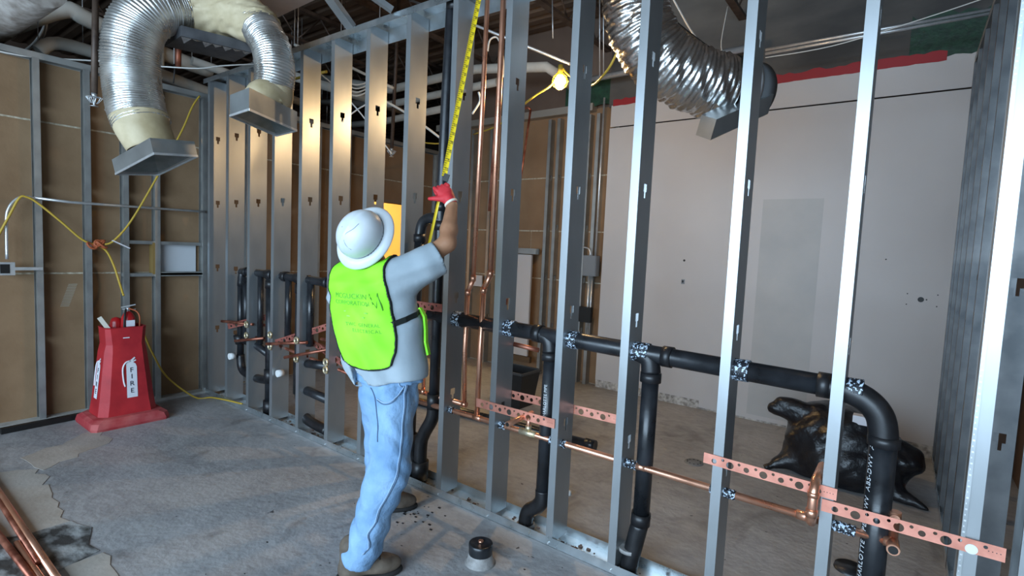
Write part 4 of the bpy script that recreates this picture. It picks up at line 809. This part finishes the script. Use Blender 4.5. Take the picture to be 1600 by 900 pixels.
ext = thing('fire_extinguisher', (CX+0.02,CY+0.02,0.62), 'red fire extinguisher with chrome valve standing in the cone stand', 'extinguisher')
ex, ey = CX+0.02, CY+0.035
MB().lathe([(0.0,0.45),(0.05,0.45),(0.052,0.80),(0.048,0.87),(0.03,0.905),(0.016,0.92),(0.0,0.92)], 24, Matrix.Translation((ex,ey,0))).build('cylinder', REDX, ext)
MB().box((ex+0.045,ey-0.03,0.80), (ex+0.056,ey+0.03,0.85)).build('label', LABELW, ext)
MB().tube([(ex,ey,0.915),(ex,ey,0.955)], 0.014, 12).build('valve', CONDUIT, ext)
MB().bar((ex-0.01,ey-0.045,0.955), (ex+0.01,ey+0.05,0.975), 0.016, 0.008).bar((ex-0.01,ey-0.04,0.94), (ex+0.01,ey+0.05,0.935), 0.014, 0.007).build('lever', CONDUIT, ext)
MB().tube([(ex+0.01,ey,0.945),(ex+0.03,ey+0.05,0.92),(ex+0.04,ey+0.07,0.87),(ex+0.03,ey+0.07,0.78)], 0.006, 8, sub=4).build('pull_strap', ORANGE, ext)
MB().tube([(ex+0.02,ey-0.02,0.94),(ex+0.05,ey-0.04,0.88),(ex+0.05,ey-0.045,0.75)], 0.008, 8, sub=4).build('discharge_hose', BLK, ext)
e2_ = thing('fire_extinguisher', (CX-0.04,CY-0.04,0.6), 'second red extinguisher, lower, behind the valve of the first', 'extinguisher')
MB().lathe([(0.0,0.45),(0.042,0.45),(0.042,0.83),(0.03,0.86),(0.0,0.87)], 20, Matrix.Translation((CX-0.045,CY-0.03,0))).build('cylinder', REDX, e2_)
tag(MB().bar((CX+0.06,CY-0.085,0.74), (CX+0.03,CY-0.165,0.885), 0.03, 0.012, (1,0,0)).build('paint_stick', mat('pale_stick', (0.62,0.60,0.52), 0.7)), 'pale wooden stick leaning out of the red stand', 'stick')

# ================================================================ BACK ROOM ITEMS
eb = thing('disconnect_box', (2.125,3.180,1.424), 'grey electrical box hanging on conduits beside the white wall', 'electrical box')
a = V((2.041,3.180,1.548)); b = V((2.209,3.180,1.309)); MB().box((a.x,3.10,b.z), (b.x,3.19,a.z)).build('enclosure', GREYBOX, eb)
MB().box((a.x+0.006,3.094,b.z+0.01), (b.x-0.006,3.10,a.z-0.01)).build('cover', GREYBOX, eb)
x = (a.x+b.x)/2
for dx in (-0.02,0.02): MB().tube([(x+dx,3.15,b.z),(x+dx,3.15,0.62)], 0.010, 8).build('lower_conduit', CONDUIT, eb)
MB().tube([(x+0.045,3.15,a.z),(x+0.045,3.15,3.35)], 0.012, 8).build('riser_conduit', CONDUIT, eb)
MB().tube([(x-0.02,3.15,a.z),(x-0.03,3.15,a.z+0.05),(x-0.08,3.15,a.z+0.09),(x-0.3,3.15,a.z+0.11)], 0.009, 8, sub=4).build('side_conduit', CONDUIT, eb)
g = V((2.084,3.150,0.852)); tag(MB().box((g.x-0.09,3.10,g.z-0.09), (g.x+0.09,3.145,g.z+0.09)).build('cover_plate', BLK), 'dark square box on the conduits below the grey electrical box', 'electrical box')
# narrow boxed chase with white front
ch = thing('wall_cabinet', (1.12,3.1,0.05), 'narrow white board with pale header seen between studs, back wall', 'board')
MB().box((0.97,3.13,0.22), (1.28,3.16,1.52)).build('front_board', DRYW, ch); MB().box((0.93,3.10,1.53), (1.36,3.19,1.60)).build('header', BOXM, ch); MB().box((0.94,3.12,0.14), (1.33,3.17,0.215)).build('sill', mat('dark_wood', (0.10,0.06,0.03), 0.8), ch)
tag(MB().box((0.25,3.17,1.05), (0.44,3.19,1.2)).build('white_panel', DRYW), 'small pale square on the back boards left of the risers', 'panel')
bn = thing('plastic_bin', (2.0,1.95,0), 'open black plastic bin on the floor behind the drop pipe', 'bin')
def bring(h, z): return [(1.99+sx*h*1.1, 1.95+sy*h, z) for sx,sy in ((1,1),(-1,1),(-1,-1),(1,-1))]
loft([bring(0.12,0.0), bring(0.16,0.36), bring(0.155,0.36), bring(0.115,0.02)], BIN, 'bin_body', bn); rm_ = MB(); q = [V(p) for p in bring(0.163,0.36)]
for i in range(4): rm_.bar(q[i], q[(i+1)%4], 0.016, 0.022)
rm_.build('rim', mat('scuffed_rim', (0.05,0.05,0.05), 0.4), bn)
# trash bag: a slumped heap with a knotted ear on each side
BC = np.array([4.80,2.20,0.0])
def bagf(P):
    d = ell(P, BC+[0.02,0,0.16], (0.40,0.30,0.27)); d = smin(d, ell(P, BC+[-0.03,0,0.36], (0.34,0.23,0.19)), 0.08)
    d = smin(d, ell(P, BC+[-0.30,-0.08,0.46], (0.19,0.05,0.075)), 0.05)
    d = smin(d, ell(P, BC+[0.36,-0.05,0.26], (0.13,0.14,0.10)), 0.05); d = smin(d, cone(P, BC+[-0.25,-0.1,0.12], BC+[-0.45,-0.22,0.02], 0.08, 0.02), 0.05)
    d = smin(d, cone(P, BC+[0.30,-0.15,0.06], BC+[0.50,-0.22,0.015], 0.06, 0.012), 0.04)
    x, y, z = P[...,0], P[...,1], P[...,2]
    d = d+0.008*np.sin(14*x+5*np.sin(7*z+3*y))*np.sin(12*z+4*np.sin(6*x))+0.0035*(1-2*np.abs(np.sin(9*x+26*z+5*np.sin(7*x+4*y))))+0.006*np.sin(8*x-19*y+3*np.sin(10*z))
    return np.maximum(d, -z+0.003)
bg_ = sdf_obj('trash_bag', bagf, (4.15,1.75,-0.02), (5.45,2.6,0.68), 0.016, BAG); tag(bg_, 'bulging black trash bag on the floor before the white wall', 'bag')
tag(MB().box((4.86,2.02,0.47),(5.02,2.10,0.53)).build('scrap', LABELW), 'crumpled pale scrap on top of the trash bag', 'scrap')
# floor fittings
fs = thing('floor_drain_stub', (3.469,-0.349,0.000), 'short black capped pipe stub in a ring of grout on the near floor', 'pipe')
sp = V((3.477,-0.357,0.000))
MB().lathe([(0.0,0.0),(0.080,0.0),(0.070,0.006),(0.063,0.030),(0.061,0.045),(0.058,0.05)], 28, Matrix.Translation(sp)).build('grout_ring', CONC_P, fs)
MB().lathe([(0.058,0.02),(0.061,0.085),(0.0605,0.10),(0.055,0.103),(0.048,0.096),(0.0,0.094)], 28, Matrix.Translation(sp)).build('cap', ABS, fs)
MB().tube([sp+V((-0.01,0.012,0.095)), sp+V((-0.01,0.012,0.104))], 0.014, 6).build('copper_nub', COPPER, fs)
dn = thing('floor_drain', (3.877,1.720,0.000), 'round dark slotted floor drain cover in the room beyond', 'drain'); dp = V((3.885,1.711,0.000))
MB().lathe([(0.0,0.006),(0.066,0.008),(0.072,0.0)], 28, Matrix.Translation(dp)).build('cover', GREYBOX, dn)
sl = MB()
for k in range(10): a = k*0.628; sl.box(dp+V((math.cos(a)*0.05-0.005,math.sin(a)*0.05-0.005,0.0065)), dp+V((math.cos(a)*0.05+0.005,math.sin(a)*0.05+0.005,0.0095)))
sl.build('slots', BLK, dn)
cp = V((4.969,0.858,0.000)); tag(MB().lathe([(0.0,0.02),(0.070,0.018),(0.075,0.0)], 28, Matrix.Translation(cp)).build('floor_cleanout', ABS), 'flat round black disc on the floor left of the last drop pipe', 'cleanout')
tag(MB().lathe([(0.0,0.03),(0.014,0.028),(0.016,0.0)], 12, Matrix.Translation((3.436,0.586,0.000))).build('floor_plug', WHITEP), 'tiny white plug on the floor behind the lower studs', 'plug')
crumbs = MB(); rnd = random.Random(21)
for k in range(60):
    x, y = (rnd.gauss(2.86,0.10), rnd.gauss(-0.28,0.08)) if k < 26 else (rnd.uniform(2.4,4.2), rnd.uniform(-1.4,-0.1)); s = rnd.uniform(0.003,0.010 if k < 26 else 0.006)
    crumbs.box((x,y,0), (x+s*1.8,y+s,s*0.5))
g = crumbs.build('floor_crumbs', ABSF); stuff(g); tag(g, 'dark crumbs scattered on the concrete near the boots', 'debris')

# ================================================================ THE WORKER
A = lambda p: np.array(p, float)
LAT = A((0.905,0.43,0)); LAT /= np.linalg.norm(LAT); FOR = A((-LAT[1], LAT[0], 0))     # body's right, body's front
TC = np.array([(3.134,-0.689,0.872), (3.128,-0.689,0.924), (3.086,-0.692,1.089), (3.032,-0.693,1.255), (2.984,-0.690,1.392), (2.960,-0.677,1.460), (2.964,-0.670,1.501)])
TC = TC[np.argsort(TC[:,2])]; TZ = TC[:,2]
AW = np.array([0.185,0.200,0.215,0.218,0.205,0.165,0.08]); BW = np.array([0.125,0.135,0.150,0.150,0.125,0.09,0.06])
def torso(P, ga=0.0, kz=None):
    z = P[...,2]; cx = np.interp(z, TZ, TC[:,0]); cy = np.interp(z, TZ, TC[:,1]); dx = P[...,0]-cx; dy = P[...,1]-cy
    u = dx*LAT[0]+dy*LAT[1]; v = dx*FOR[0]+dy*FOR[1]; a = np.interp(z, TZ, AW)+ga; b = np.interp(z, TZ, BW)+ga
    return (np.sqrt((u/a)**2+(v/b)**2)-1)*b, u, v
shR = A((3.110,-0.645,1.413)); shL = A((2.851,-0.739,1.403)); elR = A((3.240,-0.431,1.597)); slR = A((3.253,-0.438,1.547)); wrR = A((3.158,-0.323,1.792)); haR = A((3.117,-0.308,1.881))
elL = A((2.666,-0.646,1.196)); wrL = A((2.681,-0.469,1.228)); haL = A((2.721,-0.399,1.257))
hipR = A((3.179,-0.698,0.820)); knR = A((3.220,-0.745,0.524)); anR = A((3.128,-0.829,0.110))
hipL = A((3.063,-0.663,0.788)); knL = A((2.982,-0.578,0.469)); anL = A((2.70,-0.36,0.10))
HC = A((2.992,-0.740,1.606)); NB = A((2.989,-0.681,1.462))
rt, up, fw = A(RT), A(UP), A(FW)
HU = -0.24*rt+0.27*up-0.93*fw; HU /= np.linalg.norm(HU)            # crown direction of the tilted head
HF = A((0.25,0.60,0.80)); HF -= HU*(HF@HU); HF /= np.linalg.norm(HF); HR = np.cross(HF, HU)
HC = HC-HU*0.02
person = thing('person', (3.08,-0.62,0), 'worker in neon vest and jeans seen from behind, reaching up with a tape', 'person')
def head(P):
    d = ell(P, HC, (0.074,0.092,0.112), (HR,HF,HU))
    d = smin(d, ell(P, HC-HU*0.055+HF*0.030, (0.055,0.062,0.060), (HR,HF,HU)), 0.03)      # jaw
    d = smin(d, cone(P, HC+HF*0.088+HU*0.012, HC+HF*0.112-HU*0.022, 0.008, 0.014), 0.012)   # nose
    for s in (-1,1):
        d = smin(d, ell(P, HC+HR*s*0.076-HU*0.008-HF*0.005, (0.009,0.020,0.031), (HR,HF,HU)), 0.006)
        d = np.maximum(d, -ell(P, HC+HR*s*0.031+HF*0.092+HU*0.010, (0.014,0.010,0.009), (HR,HF,HU))*1.0)
    d = np.maximum(d, -ell(P, HC+HF*0.096-HU*0.052, (0.022,0.008,0.003), (HR,HF,HU)))
    return d
def body(P):
    d = torso(P, -0.035)[0]; d = np.maximum(d, 0.99-P[...,2]); d = smin(d, cone(P, (hipR+hipL)/2+A((0,0,0.05)), TC[2], 0.09, 0.11), 0.04); d = np.maximum(d, P[...,2]-TZ[-1])
    d = smin(d, cone(P, NB-A((0,0,0.03)), HC-HU*0.03-HF*0.01, 0.060, 0.056), 0.04); d = smin(d, head(P), 0.02)
    for sh, el, wr, ha in ((shR,elR,wrR,haR),(shL,elL,wrL,haL)):
        d = smin(d, cone(P, sh, el, 0.058, 0.043), 0.04)
        mid = el*0.65+wr*0.35; d = smin(d, cone(P, el, mid, 0.043, 0.043), 0.02); d = smin(d, cone(P, mid, wr, 0.043, 0.029), 0.02); d = smin(d, cone(P, wr, wr*0.6+ha*0.4, 0.029, 0.026), 0.01)
    for h, k, a in ((hipR,knR,anR),(hipL,knL,anL)):
        d = smin(d, cone(P, h, k, 0.070, 0.055), 0.05); d = smin(d, cone(P, k, a, 0.056, 0.035), 0.03)
    return d
lo = np.array([2.45,-1.15,0.0]); hi = np.array([3.62,-0.05,2.02])
sdf_obj('body', body, lo, hi, 0.0105, SKIN, person)
# eyes
for s in (-1,1): MB().lathe([(0.0,-0.011),(0.008,-0.008),(0.011,0.0),(0.008,0.008),(0.0,0.011)], 12, Matrix.Translation(tuple(HC+HR*s*0.031+HF*0.083+HU*0.010))).build('eye', WHITEP, person)
def hair(P): return np.maximum(head(P)-0.005, np.maximum((P-HC)@HF-0.025-0.0*P[...,0], -((P-HC)@HU)-0.030))
sdf_obj('hair', hair, HC-0.16, HC+0.16, 0.008, HAIR, person)

def shirt(P):
    d, u, v = torso(P, 0.0); z = P[...,2]; d = np.maximum(d, z-TZ[-1])
    d = smin(d, cone(P, shR-LAT*0.04, shR*0.45+slR*0.55, 0.088, 0.085), 0.05)
    cuff = shR*0.18+slR*0.82; d = smin(d, cone(P, shR*0.45+slR*0.55, cuff, 0.085, 0.085), 0.02)
    ax = (slR-shR)/np.linalg.norm(slR-shR)
    d = smin(d, cone(P, shL+LAT*0.03, shL*0.35+elL*0.65, 0.082, 0.074), 0.05)
    # drape under the raised sleeve
    d = smin(d, cone(P, shR-A((0.02,0,0.10)), shR*0.5+slR*0.5-A((0,0,0.035)), 0.07, 0.05), 0.04)
    x, y = P[...,0], P[...,1]
    w = 0.0045*np.sin(30*(z+0.5*u)+4*np.sin(11*u))*np.clip(1.6-np.abs(z-1.05)*3,0.25,1)+0.003*np.sin(46*(z-0.8*u)+5*np.sin(9*z))
    d = d+w
    d = np.maximum(d, ((P-cuff)@ax)-0.004)                                           # sleeve opening
    axl = (elL-shL)/np.linalg.norm(elL-shL); d = np.where((P-shL)@axl > 0.12, np.maximum(d, ((P-(shL*0.35+elL*0.65))@axl)*np.where(u < -0.12, 1, -9)), d)
    hem = HEM+0.17*u+0.006*np.sin(20*u); d = np.maximum(d, hem-z)
    return np.maximum(d, -cone(P, NB-A((0,0,0.005)), HC-HU*0.02, 0.068, 0.10))
HEM = 0.925
sdf_obj('t_shirt', shirt, lo+A((0,0,0.8)), hi, 0.010, SHIRT, person)

# vest: a tabard over back and front, joined at the shoulders, with a side strap
def vreg(u, v, z):
    t = np.clip((z-1.00)/0.46, 0, 1)
    right = np.interp(z, [0.98,1.03,1.09,1.16,1.24,1.33,1.42,1.5], [0.02,0.095,0.122,0.138,0.142,0.132,0.127,0.12])
    left = np.interp(z, [0.98,1.03,1.10,1.18,1.26,1.34,1.42,1.5], [0.06,0.150,0.188,0.192,0.194,0.192,0.175,0.15])
    e = np.maximum(u-right, -u-left)
    return np.maximum(e, (1.005+1.2*np.clip(np.abs(u+0.02)-0.03,0,1)**2*2+0.03*u)-z)
def vest_base(P): d, u, v = torso(P, 0.004); return d, u, v
def neckcut(P): return -cone(P, NB-A((0,0,0.01)), HC-HU*0.02, 0.078, 0.11)
def vest(P):
    d, u, v = vest_base(P); z = P[...,2]; d0 = shirt(P)
    d = np.minimum(d0-0.010, d0-0.010)
    r = vreg(u, v, z); d = np.maximum(d, r)
    return np.maximum(d, neckcut(P))
def trim(P):
    d, u, v = vest_base(P); z = P[...,2]; d0 = shirt(P); r = vreg(u, v, z)
    d = np.maximum(d0-0.0125, np.abs(r)-0.0042); d = np.maximum(d, -(d0+0.012)); return np.maximum(d, neckcut(P))
sdf_obj('safety_vest', vest, lo+A((0,0,0.9)), hi, 0.0075, VEST, person)
sdf_obj('vest_trim', trim, lo+A((0.3,0,0.9)), hi-A((0.2,0,0.4)), 0.0052, TRIM, person)
def on_back(u, z, off, back=True):
    c = A((np.interp(z,TZ,TC[:,0]), np.interp(z,TZ,TC[:,1]), z)); p = c+LAT*u+FOR*(-0.17 if back else 0.17)
    for _ in range(30):
        d = float(shirt(p[None])[0])-off; p = p+FOR*(d*0.8 if back else -d*0.8)
    return p
# side strap: black webbing from the back panel to the front panel across the right flank
def flank(ang, z, off):
    c = A((np.interp(z,TZ,TC[:,0]), np.interp(z,TZ,TC[:,1]), z)); dr = LAT*math.cos(ang)-FOR*math.sin(ang); p = c+dr*0.26
    for _ in range(40): p = p-dr*(float(shirt(p[None])[0])-off)*0.8
    return tuple(p)
st = MB(); pts = [V(flank(a, zz, 0.007)) for a, zz in ((0.98,1.205),(0.75,1.215),(0.45,1.235),(0.15,1.255),(-0.15,1.265))]
for a, b in zip(pts, pts[1:]): st.bar(a, b, 0.005, 0.026, (0,0,1))
st.build('side_strap', TRIM, person)
fp = [V(flank(-0.10-0.02*math.sin(z*9), z, 0.010)) for z in (1.28,1.24,1.18,1.12,1.06)]
ff = MB()
for a, b in zip(fp, fp[1:]): ff.bar(a, b, 0.010, 0.030, tuple(FOR))
ff.build('vest_front_edge', VEST, person)
# faded print on the back of the vest
def backM(u, z): p = on_back(u, z, 0.0135); return frame(tuple(p), tuple(LAT), (0,0,1))
for txt, sz, u, z, sp_ in (('MCGUCKIN', 0.032, -0.050, 1.330, 1.05), ('CORPORATION', 0.026, -0.045, 1.300, 1.0), ('TWC  GENERAL', 0.022, -0.005, 1.205, 1.1), ('ELECTRICAL', 0.022, 0.01, 1.178, 1.2)):
    M = backM(u, z)
    def wp(p, u=u, z=z):
        q = on_back(u+p.x, z+p.y, 0.0112); return V(q)
    text_mesh('print', txt, sz, INKG, person, Matrix.Identity(4), 0.0, sp_, wp)
def strokes(lines, r):
    mb = MB()
    for ln in lines: mb.tube([V(on_back(u, z, 0.0108)) for u, z in ln], r, 6)
    return mb
strokes([[(0.035,1.290),(0.050,1.345),(0.066,1.300)],[(0.056,1.330),(0.078,1.285),(0.086,1.350)],[(0.086,1.345),(0.105,1.275)]], 0.0028).build('print', INKG, person)
strokes([[(-0.09,1.262),(0.03,1.258)],[(-0.075,1.242),(0.015,1.238)]], 0.0035).build('print', mat('pale_print', (0.40,0.86,0.16), 0.8), person)

def jeans(P):
    z = P[...,2]; x, y = P[...,0], P[...,1]
    d, u, v = torso(P, -0.030); d = np.maximum(d, z-0.99); 
    hp = (hipR+hipL)/2; d = smin(np.maximum(d, 0.93-z), ell(P, hp+A((0.0,0.0,0.04)), (0.145,0.125,0.14), (LAT,FOR,A((0,0,1)))), 0.05)
    r = cone(P, hipR, hipR*0.5+knR*0.5, 0.106, 0.098); r = smin(r, cone(P, hipR*0.5+knR*0.5, knR, 0.098, 0.092), 0.03); r = smin(r, cone(P, knR, anR, 0.094, 0.082), 0.03)
    l = cone(P, hipL, knL, 0.100, 0.088); l = smin(l, cone(P, knL, anL, 0.090, 0.078), 0.03)
    d = smin(d, np.minimum(r, l), 0.03)
    low = np.clip((0.62-z)/0.3, 0, 1)
    d = d+0.0045*np.sin(30*z+9*x+4*np.sin(14*y+7*z))*np.sin(13*x+17*y+5*z)+0.006*low*np.sin(50*z+14*y+3*np.sin(20*x))+0.003*np.sin(22*(x+y)+9*z)
    cutR = (anR+A((0,0,-0.055)))[2]
    axr = (knR-anR)/np.linalg.norm(knR-anR); d = np.where(P[...,1] < -0.58, np.maximum(d, -((P-anR)@axr)-0.040), d)
    return np.maximum(d, 0.045-z)
sdf_obj('jeans', jeans, lo, A((3.6,-0.1,1.02)), 0.010, JEANS, person)
# denim seams: outer seam on the right leg, yoke and pocket stitching
def seam(px, r, m, off=0.0): return MB().tube([V(snap(jeans, q, 0.0015)) for q in spline([V(p) for p in px],[0]*len(px),4)[0]], r, 6).build('seam', m, person)
OUT = [(3.287,-0.707,0.936), (3.290,-0.714,0.839), (3.306,-0.736,0.743), (3.314,-0.750,0.659), (3.315,-0.771,0.561), (3.303,-0.801,0.463), (3.281,-0.838,0.379), (3.270,-0.880,0.288), (3.261,-0.905,0.227), (3.261,-0.910,0.165)]
seam(OUT, 0.0032, SEAMD); seam([tuple(A(p)-rt*0.008) for p in OUT], 0.002, SEAML)
seam([(3.188,-0.812,0.873), (3.222,-0.788,0.858), (3.264,-0.768,0.874), (3.292,-0.730,0.917)], 0.0028, SEAML); seam([(3.188,-0.812,0.868), (3.223,-0.788,0.849), (3.264,-0.768,0.866), (3.293,-0.730,0.909)], 0.0022, SEAMD)
seam([(3.143,-0.817,0.904), (3.175,-0.809,0.870), (3.201,-0.809,0.795), (3.225,-0.814,0.683)], 0.0026, SEAMD)
seam([(3.250,-0.733,0.952), (3.260,-0.728,0.926), (3.280,-0.727,0.914)], 0.0024, SEAML)

# boots
def boot(an, toe, side):
    an, toe = A(an), A(toe); f = toe-an; f[2] = 0; L = np.linalg.norm(f); f /= L; r = A((f[1],-f[0],0)); U = A((0,0,1))
    heel = A((an[0],an[1],0))-f*0.085
    def fn(P):
        d = cone(P, heel+f*0.05+U*0.055, heel+f*0.05+U*0.16, 0.046, 0.052)
        d = smin(d, ell(P, heel+f*0.055+U*0.05, (0.062,0.044,0.055), (f,r,U)), 0.02)
        d = smin(d, ell(P, heel+f*0.20+U*0.045, (0.088,0.050,0.045), (f,r,U)), 0.05)
        d = smin(d, cone(P, heel+f*0.08+U*0.10, heel+f*0.19+U*0.055, 0.044, 0.038), 0.03)
        return np.maximum(d, 0.018-P[...,2])
    def so(P):
        d = smin(ell(P, heel+f*0.055+U*0.012, (0.068,0.046,0.03), (f,r,U)), ell(P, heel+f*0.20+U*0.012, (0.096,0.054,0.03), (f,r,U)), 0.05)
        return np.maximum(np.maximum(d, P[...,2]-0.024), 0.0-P[...,2])
    lo_ = np.minimum(heel, toe)-0.14; hi_ = np.maximum(heel, toe)+0.14; lo_[2] = -0.01; hi_[2] = 0.22
    o = sdf_obj('boot', fn, lo_, hi_, 0.007, BOOT, person); s = sdf_obj('sole', so, lo_, A((hi_[0],hi_[1],0.035)), 0.006, SOLE, o)
    lm = MB()
    for k in range(4):
        c = heel+f*(0.105+0.026*k); z = 0.155-0.018*k
        p = [snap(fn, c+r*q*0.045+U*z, 0.002) for q in (-1,0,1)]; lm.tube([V(t) for t in p], 0.0035, 6, sub=3)
    lm.build('laces', CABLE_K, o); 
boot((anR[0]-0.01,anR[1]-0.0,0), (3.251,-0.624,0.000), 1)
boot((2.70,-0.345,0), (2.822,-0.186,0.000), -1)

# gloves: palm, four bent fingers and a thumb closing on the tape
def glove(wr, ha, palmN, thumbdir, name, curl, spread=0.02):
    wr, ha = A(wr), A(ha); F0 = (ha-wr)/np.linalg.norm(ha-wr); T = A(thumbdir); T -= F0*(T@F0); T /= np.linalg.norm(T); N_ = np.cross(F0, T)*palmN
    pc = wr+F0*0.075
    def fn(P):
        d = cone(P, wr+F0*0.005, wr+F0*0.03, 0.031, 0.030)
        d = smin(d, ell(P, pc-F0*0.005, (0.047,0.041,0.019), (F0,T,N_)), 0.02)
        for i, L in enumerate((0.072,0.080,0.074,0.058)):
            b = pc+F0*0.036+T*(0.030-0.021*i); a1, a2, a3 = curl[i]
            dirs = [F0*math.cos(a)+N_*math.sin(a)+T*spread*(1.5-i) for a in (a1,a1+a2,a1+a2+a3)]
            p = b; q = [p]
            for dr, fr in zip(dirs, (0.45,0.31,0.24)): p = p+dr*L*fr; q.append(p)
            f = cone(P, q[0]-F0*0.01, q[1], 0.0115, 0.0105); f = np.minimum(f, cone(P, q[1], q[2], 0.0105, 0.0098)); f = np.minimum(f, cone(P, q[2], q[3], 0.0098, 0.0085))
            d = smin(d, f, 0.005)
        b = pc-F0*0.030+T*0.030; m1 = b+T*0.030+F0*0.022+N_*0.006; m2 = m1+T*0.024+F0*0.018+N_*0.012
        th = np.minimum(cone(P, b, m1, 0.0150, 0.0125), cone(P, m1, m2, 0.0125, 0.0095)); return smin(d, th, 0.008)
    o = sdf_obj(name, fn, pc-0.15, pc+0.15, 0.0040, GLOVE, person)
    a = Matrix.Translation(tuple(wr+F0*0.002)) @ V(tuple(F0)).to_track_quat('Z','Y').to_matrix().to_4x4()
    MB().lathe([(0.027,-0.004),(0.035,-0.006),(0.0375,0.0),(0.036,0.007),(0.030,0.009)], 24, a).build('cuff', CUFF, o)
    return pc, F0, T, N_
wrG = wrR*0.86+haR*0.14
pcR, F0, T_, N_ = glove(wrG, haR+(-0.22*rt+0.12*up)*0.2, -1, -rt*1.0+0.35*up, 'glove', [(0.9,1.1,0.8),(1.0,1.2,0.8),(1.05,1.2,0.8),(1.1,1.2,0.8)])
glove(wrL, haL, 1, (0,0,1), 'glove', [(0.9,1.1,0.8)]*4)

# hard hat: full-brim shell on the tilted head
hat = thing('hard_hat', tuple(HC), 'scuffed white full-brim hard hat tipped back on the worker', 'hat')
M = frame(tuple(HC+HU*0.028), tuple(HR), tuple(HF)); hm = MB(); SX, SY = 0.92, 1.08
prof = [(0.100,-0.012),(0.104,0.004),(0.112,0.010),(0.135,0.006),(0.149,-0.006),(0.154,-0.012),(0.152,-0.017),(0.145,-0.012),(0.130,-0.001),(0.110,0.003)]
dome = [(0.1085,0.012),(0.112,0.030),(0.110,0.055),(0.102,0.080),(0.088,0.103),(0.068,0.120),(0.045,0.131),(0.022,0.136),(0.001,0.138)]
SC = M @ Matrix.Diagonal((SX,SY,1,1))
nseg = 64; vs = []; n = len(dome)
for j, (r, z) in enumerate(dome):
    for k in range(nseg):
        a = 2*math.pi*k/nseg; rr_ = r; zz = z
        rid = math.exp(-(abs(math.sin(a)*0+math.cos(a))*r/0.016)**2)*0.006*min(1, j/3); zz += rid*0.9; rr_ += rid*0.25 if j < 6 else 0
        vs.append(SC @ V((rr_*math.cos(a), rr_*math.sin(a), zz)))
hm.add(vs, [(i*nseg+k, i*nseg+(k+1)%nseg, (i+1)*nseg+(k+1)%nseg, (i+1)*nseg+k) for i in range(n-1) for k in range(nseg)], True)
hm.build('shell', HAT, hat)
bm_ = MB(); bm_.lathe(prof+[prof[0]], nseg, SC); bm_.build('brim', HAT, hat)
sl = MB()
for k in range(9):
    a = -0.6+k*0.14; c0 = SC @ V((0.1105*math.cos(a), 0.1105*math.sin(a), 0.014)); c1 = SC @ V((0.1105*math.cos(a+0.07), 0.1105*math.sin(a+0.07), 0.014)); sl.tube([c0, c1], 0.0025, 6)
sl.build('rim_slots', HATM, hat)
def domept(u, w, off=0.001):
    r = math.hypot(u, w); z = np.interp(r, [0.001,0.022,0.045,0.068,0.088,0.102,0.110], [0.138,0.136,0.131,0.120,0.103,0.080,0.055]); return SC @ V((u, w, z+off+0.0035*math.exp(-(u/0.016)**2)))
sc_ = MB()
for ln in ([(0.005,-0.055),(0.012,-0.03),(0.03,0.0),(0.035,0.03)], [(0.012,-0.060),(0.03,-0.075),(0.055,-0.078)], [(-0.035,-0.02),(-0.033,-0.016)], [(-0.004,-0.05),(0.004,-0.047)]):
    sc_.tube([domept(u, w) for u, w in ln], 0.0013, 5, sub=4)
sc_.build('scratches', HATM, hat)
sb = MB(); sb.lathe([(0.098,-0.015),(0.100,0.008),(0.094,0.008),(0.092,-0.015),(0.098,-0.015)], 40, M @ Matrix.Diagonal((0.80,1.02,1,1))); sb.build('suspension_band', CABLE_K, hat)

# measuring tape: blade from his lower hand up past the red glove to the ceiling
tp = thing('measuring_tape', (3.077,-0.322,1.917), 'yellow measuring tape blade stretched from the red glove up to the ceiling', 'tape')
a = V((3.100,-0.328,1.946)); b = V((3.028,-0.030,2.974)); b = b+(b-a)*0.25
def blade(a, b, w, name):
    d = (b-a).normalized(); n = (V(EYE)-(a+b)/2); n = (n-d*n.dot(d)).normalized(); x = d.cross(n); mb = MB(); rows = []
    for p in (a, b):
        for s in (-1,-0.5,0,0.5,1): rows.append(p+x*(s*w/2)+n*(-0.003*(1-s*s)))
    for p in (a, b):
        for s in (-1,-0.5,0,0.5,1): rows.append(p+x*(s*w/2)+n*(-0.003*(1-s*s)-0.0006))
    f = [(i,i+1,i+6,i+5) for i in range(4)]+[(i+10,i+15,i+16,i+11) for i in range(4)]+[(0,5,15,10),(4,14,19,9)]
    mb.add(rows, f); o = mb.build(name, TAPE_Y, tp); return o, d, n, x
o, d_, n_, x_ = blade(a, b, 0.027, 'blade')
tk = MB(); L = (b-a).length; k = 0
while k*0.0127 < L-0.02:
    p = a+d_*(k*0.0127)+n_*0.0012; w = 0.012 if k%2 == 0 else 0.007
    tk.hexa([p-x_*0.0125-d_*0.0012, p-x_*(0.0125-w)-d_*0.0012, p-x_*(0.0125-w)+d_*0.0012, p-x_*0.0125+d_*0.0012], [q+n_*0.0004 for q in (p-x_*0.0125-d_*0.0012, p-x_*(0.0125-w)-d_*0.0012, p-x_*(0.0125-w)+d_*0.0012, p-x_*0.0125+d_*0.0012)]); k += 1
stuff(tk.build('tick_marks', INK, o))
k = 1
while k*0.0254*2 < L-0.05:
    p = a+d_*(k*0.0508-0.008)+n_*0.0016+x_*0.0055
    if k < 60: text_mesh('number', str(20+2*k), 0.019, INK, o, frame(tuple(p), tuple(d_), tuple(-x_)) , 0.0002)
    k += 1
o2, *_ = blade(V((3.070,-0.318,1.878)), V((2.974,-0.308,1.552)), 0.015, 'lower_blade')
MB().bar(V((3.097,-0.319,1.924)), V((3.109,-0.314,1.961)), 0.012, 0.03, tuple(rt)).build('blade_hook', BLK, tp)
cs = V(tuple(haL+A((0,0,0.04)))); MB().box(cs-V((0.035,0.02,0.035)), cs+V((0.035,0.02,0.035))).build('tape_case', GREYBOX, tp)
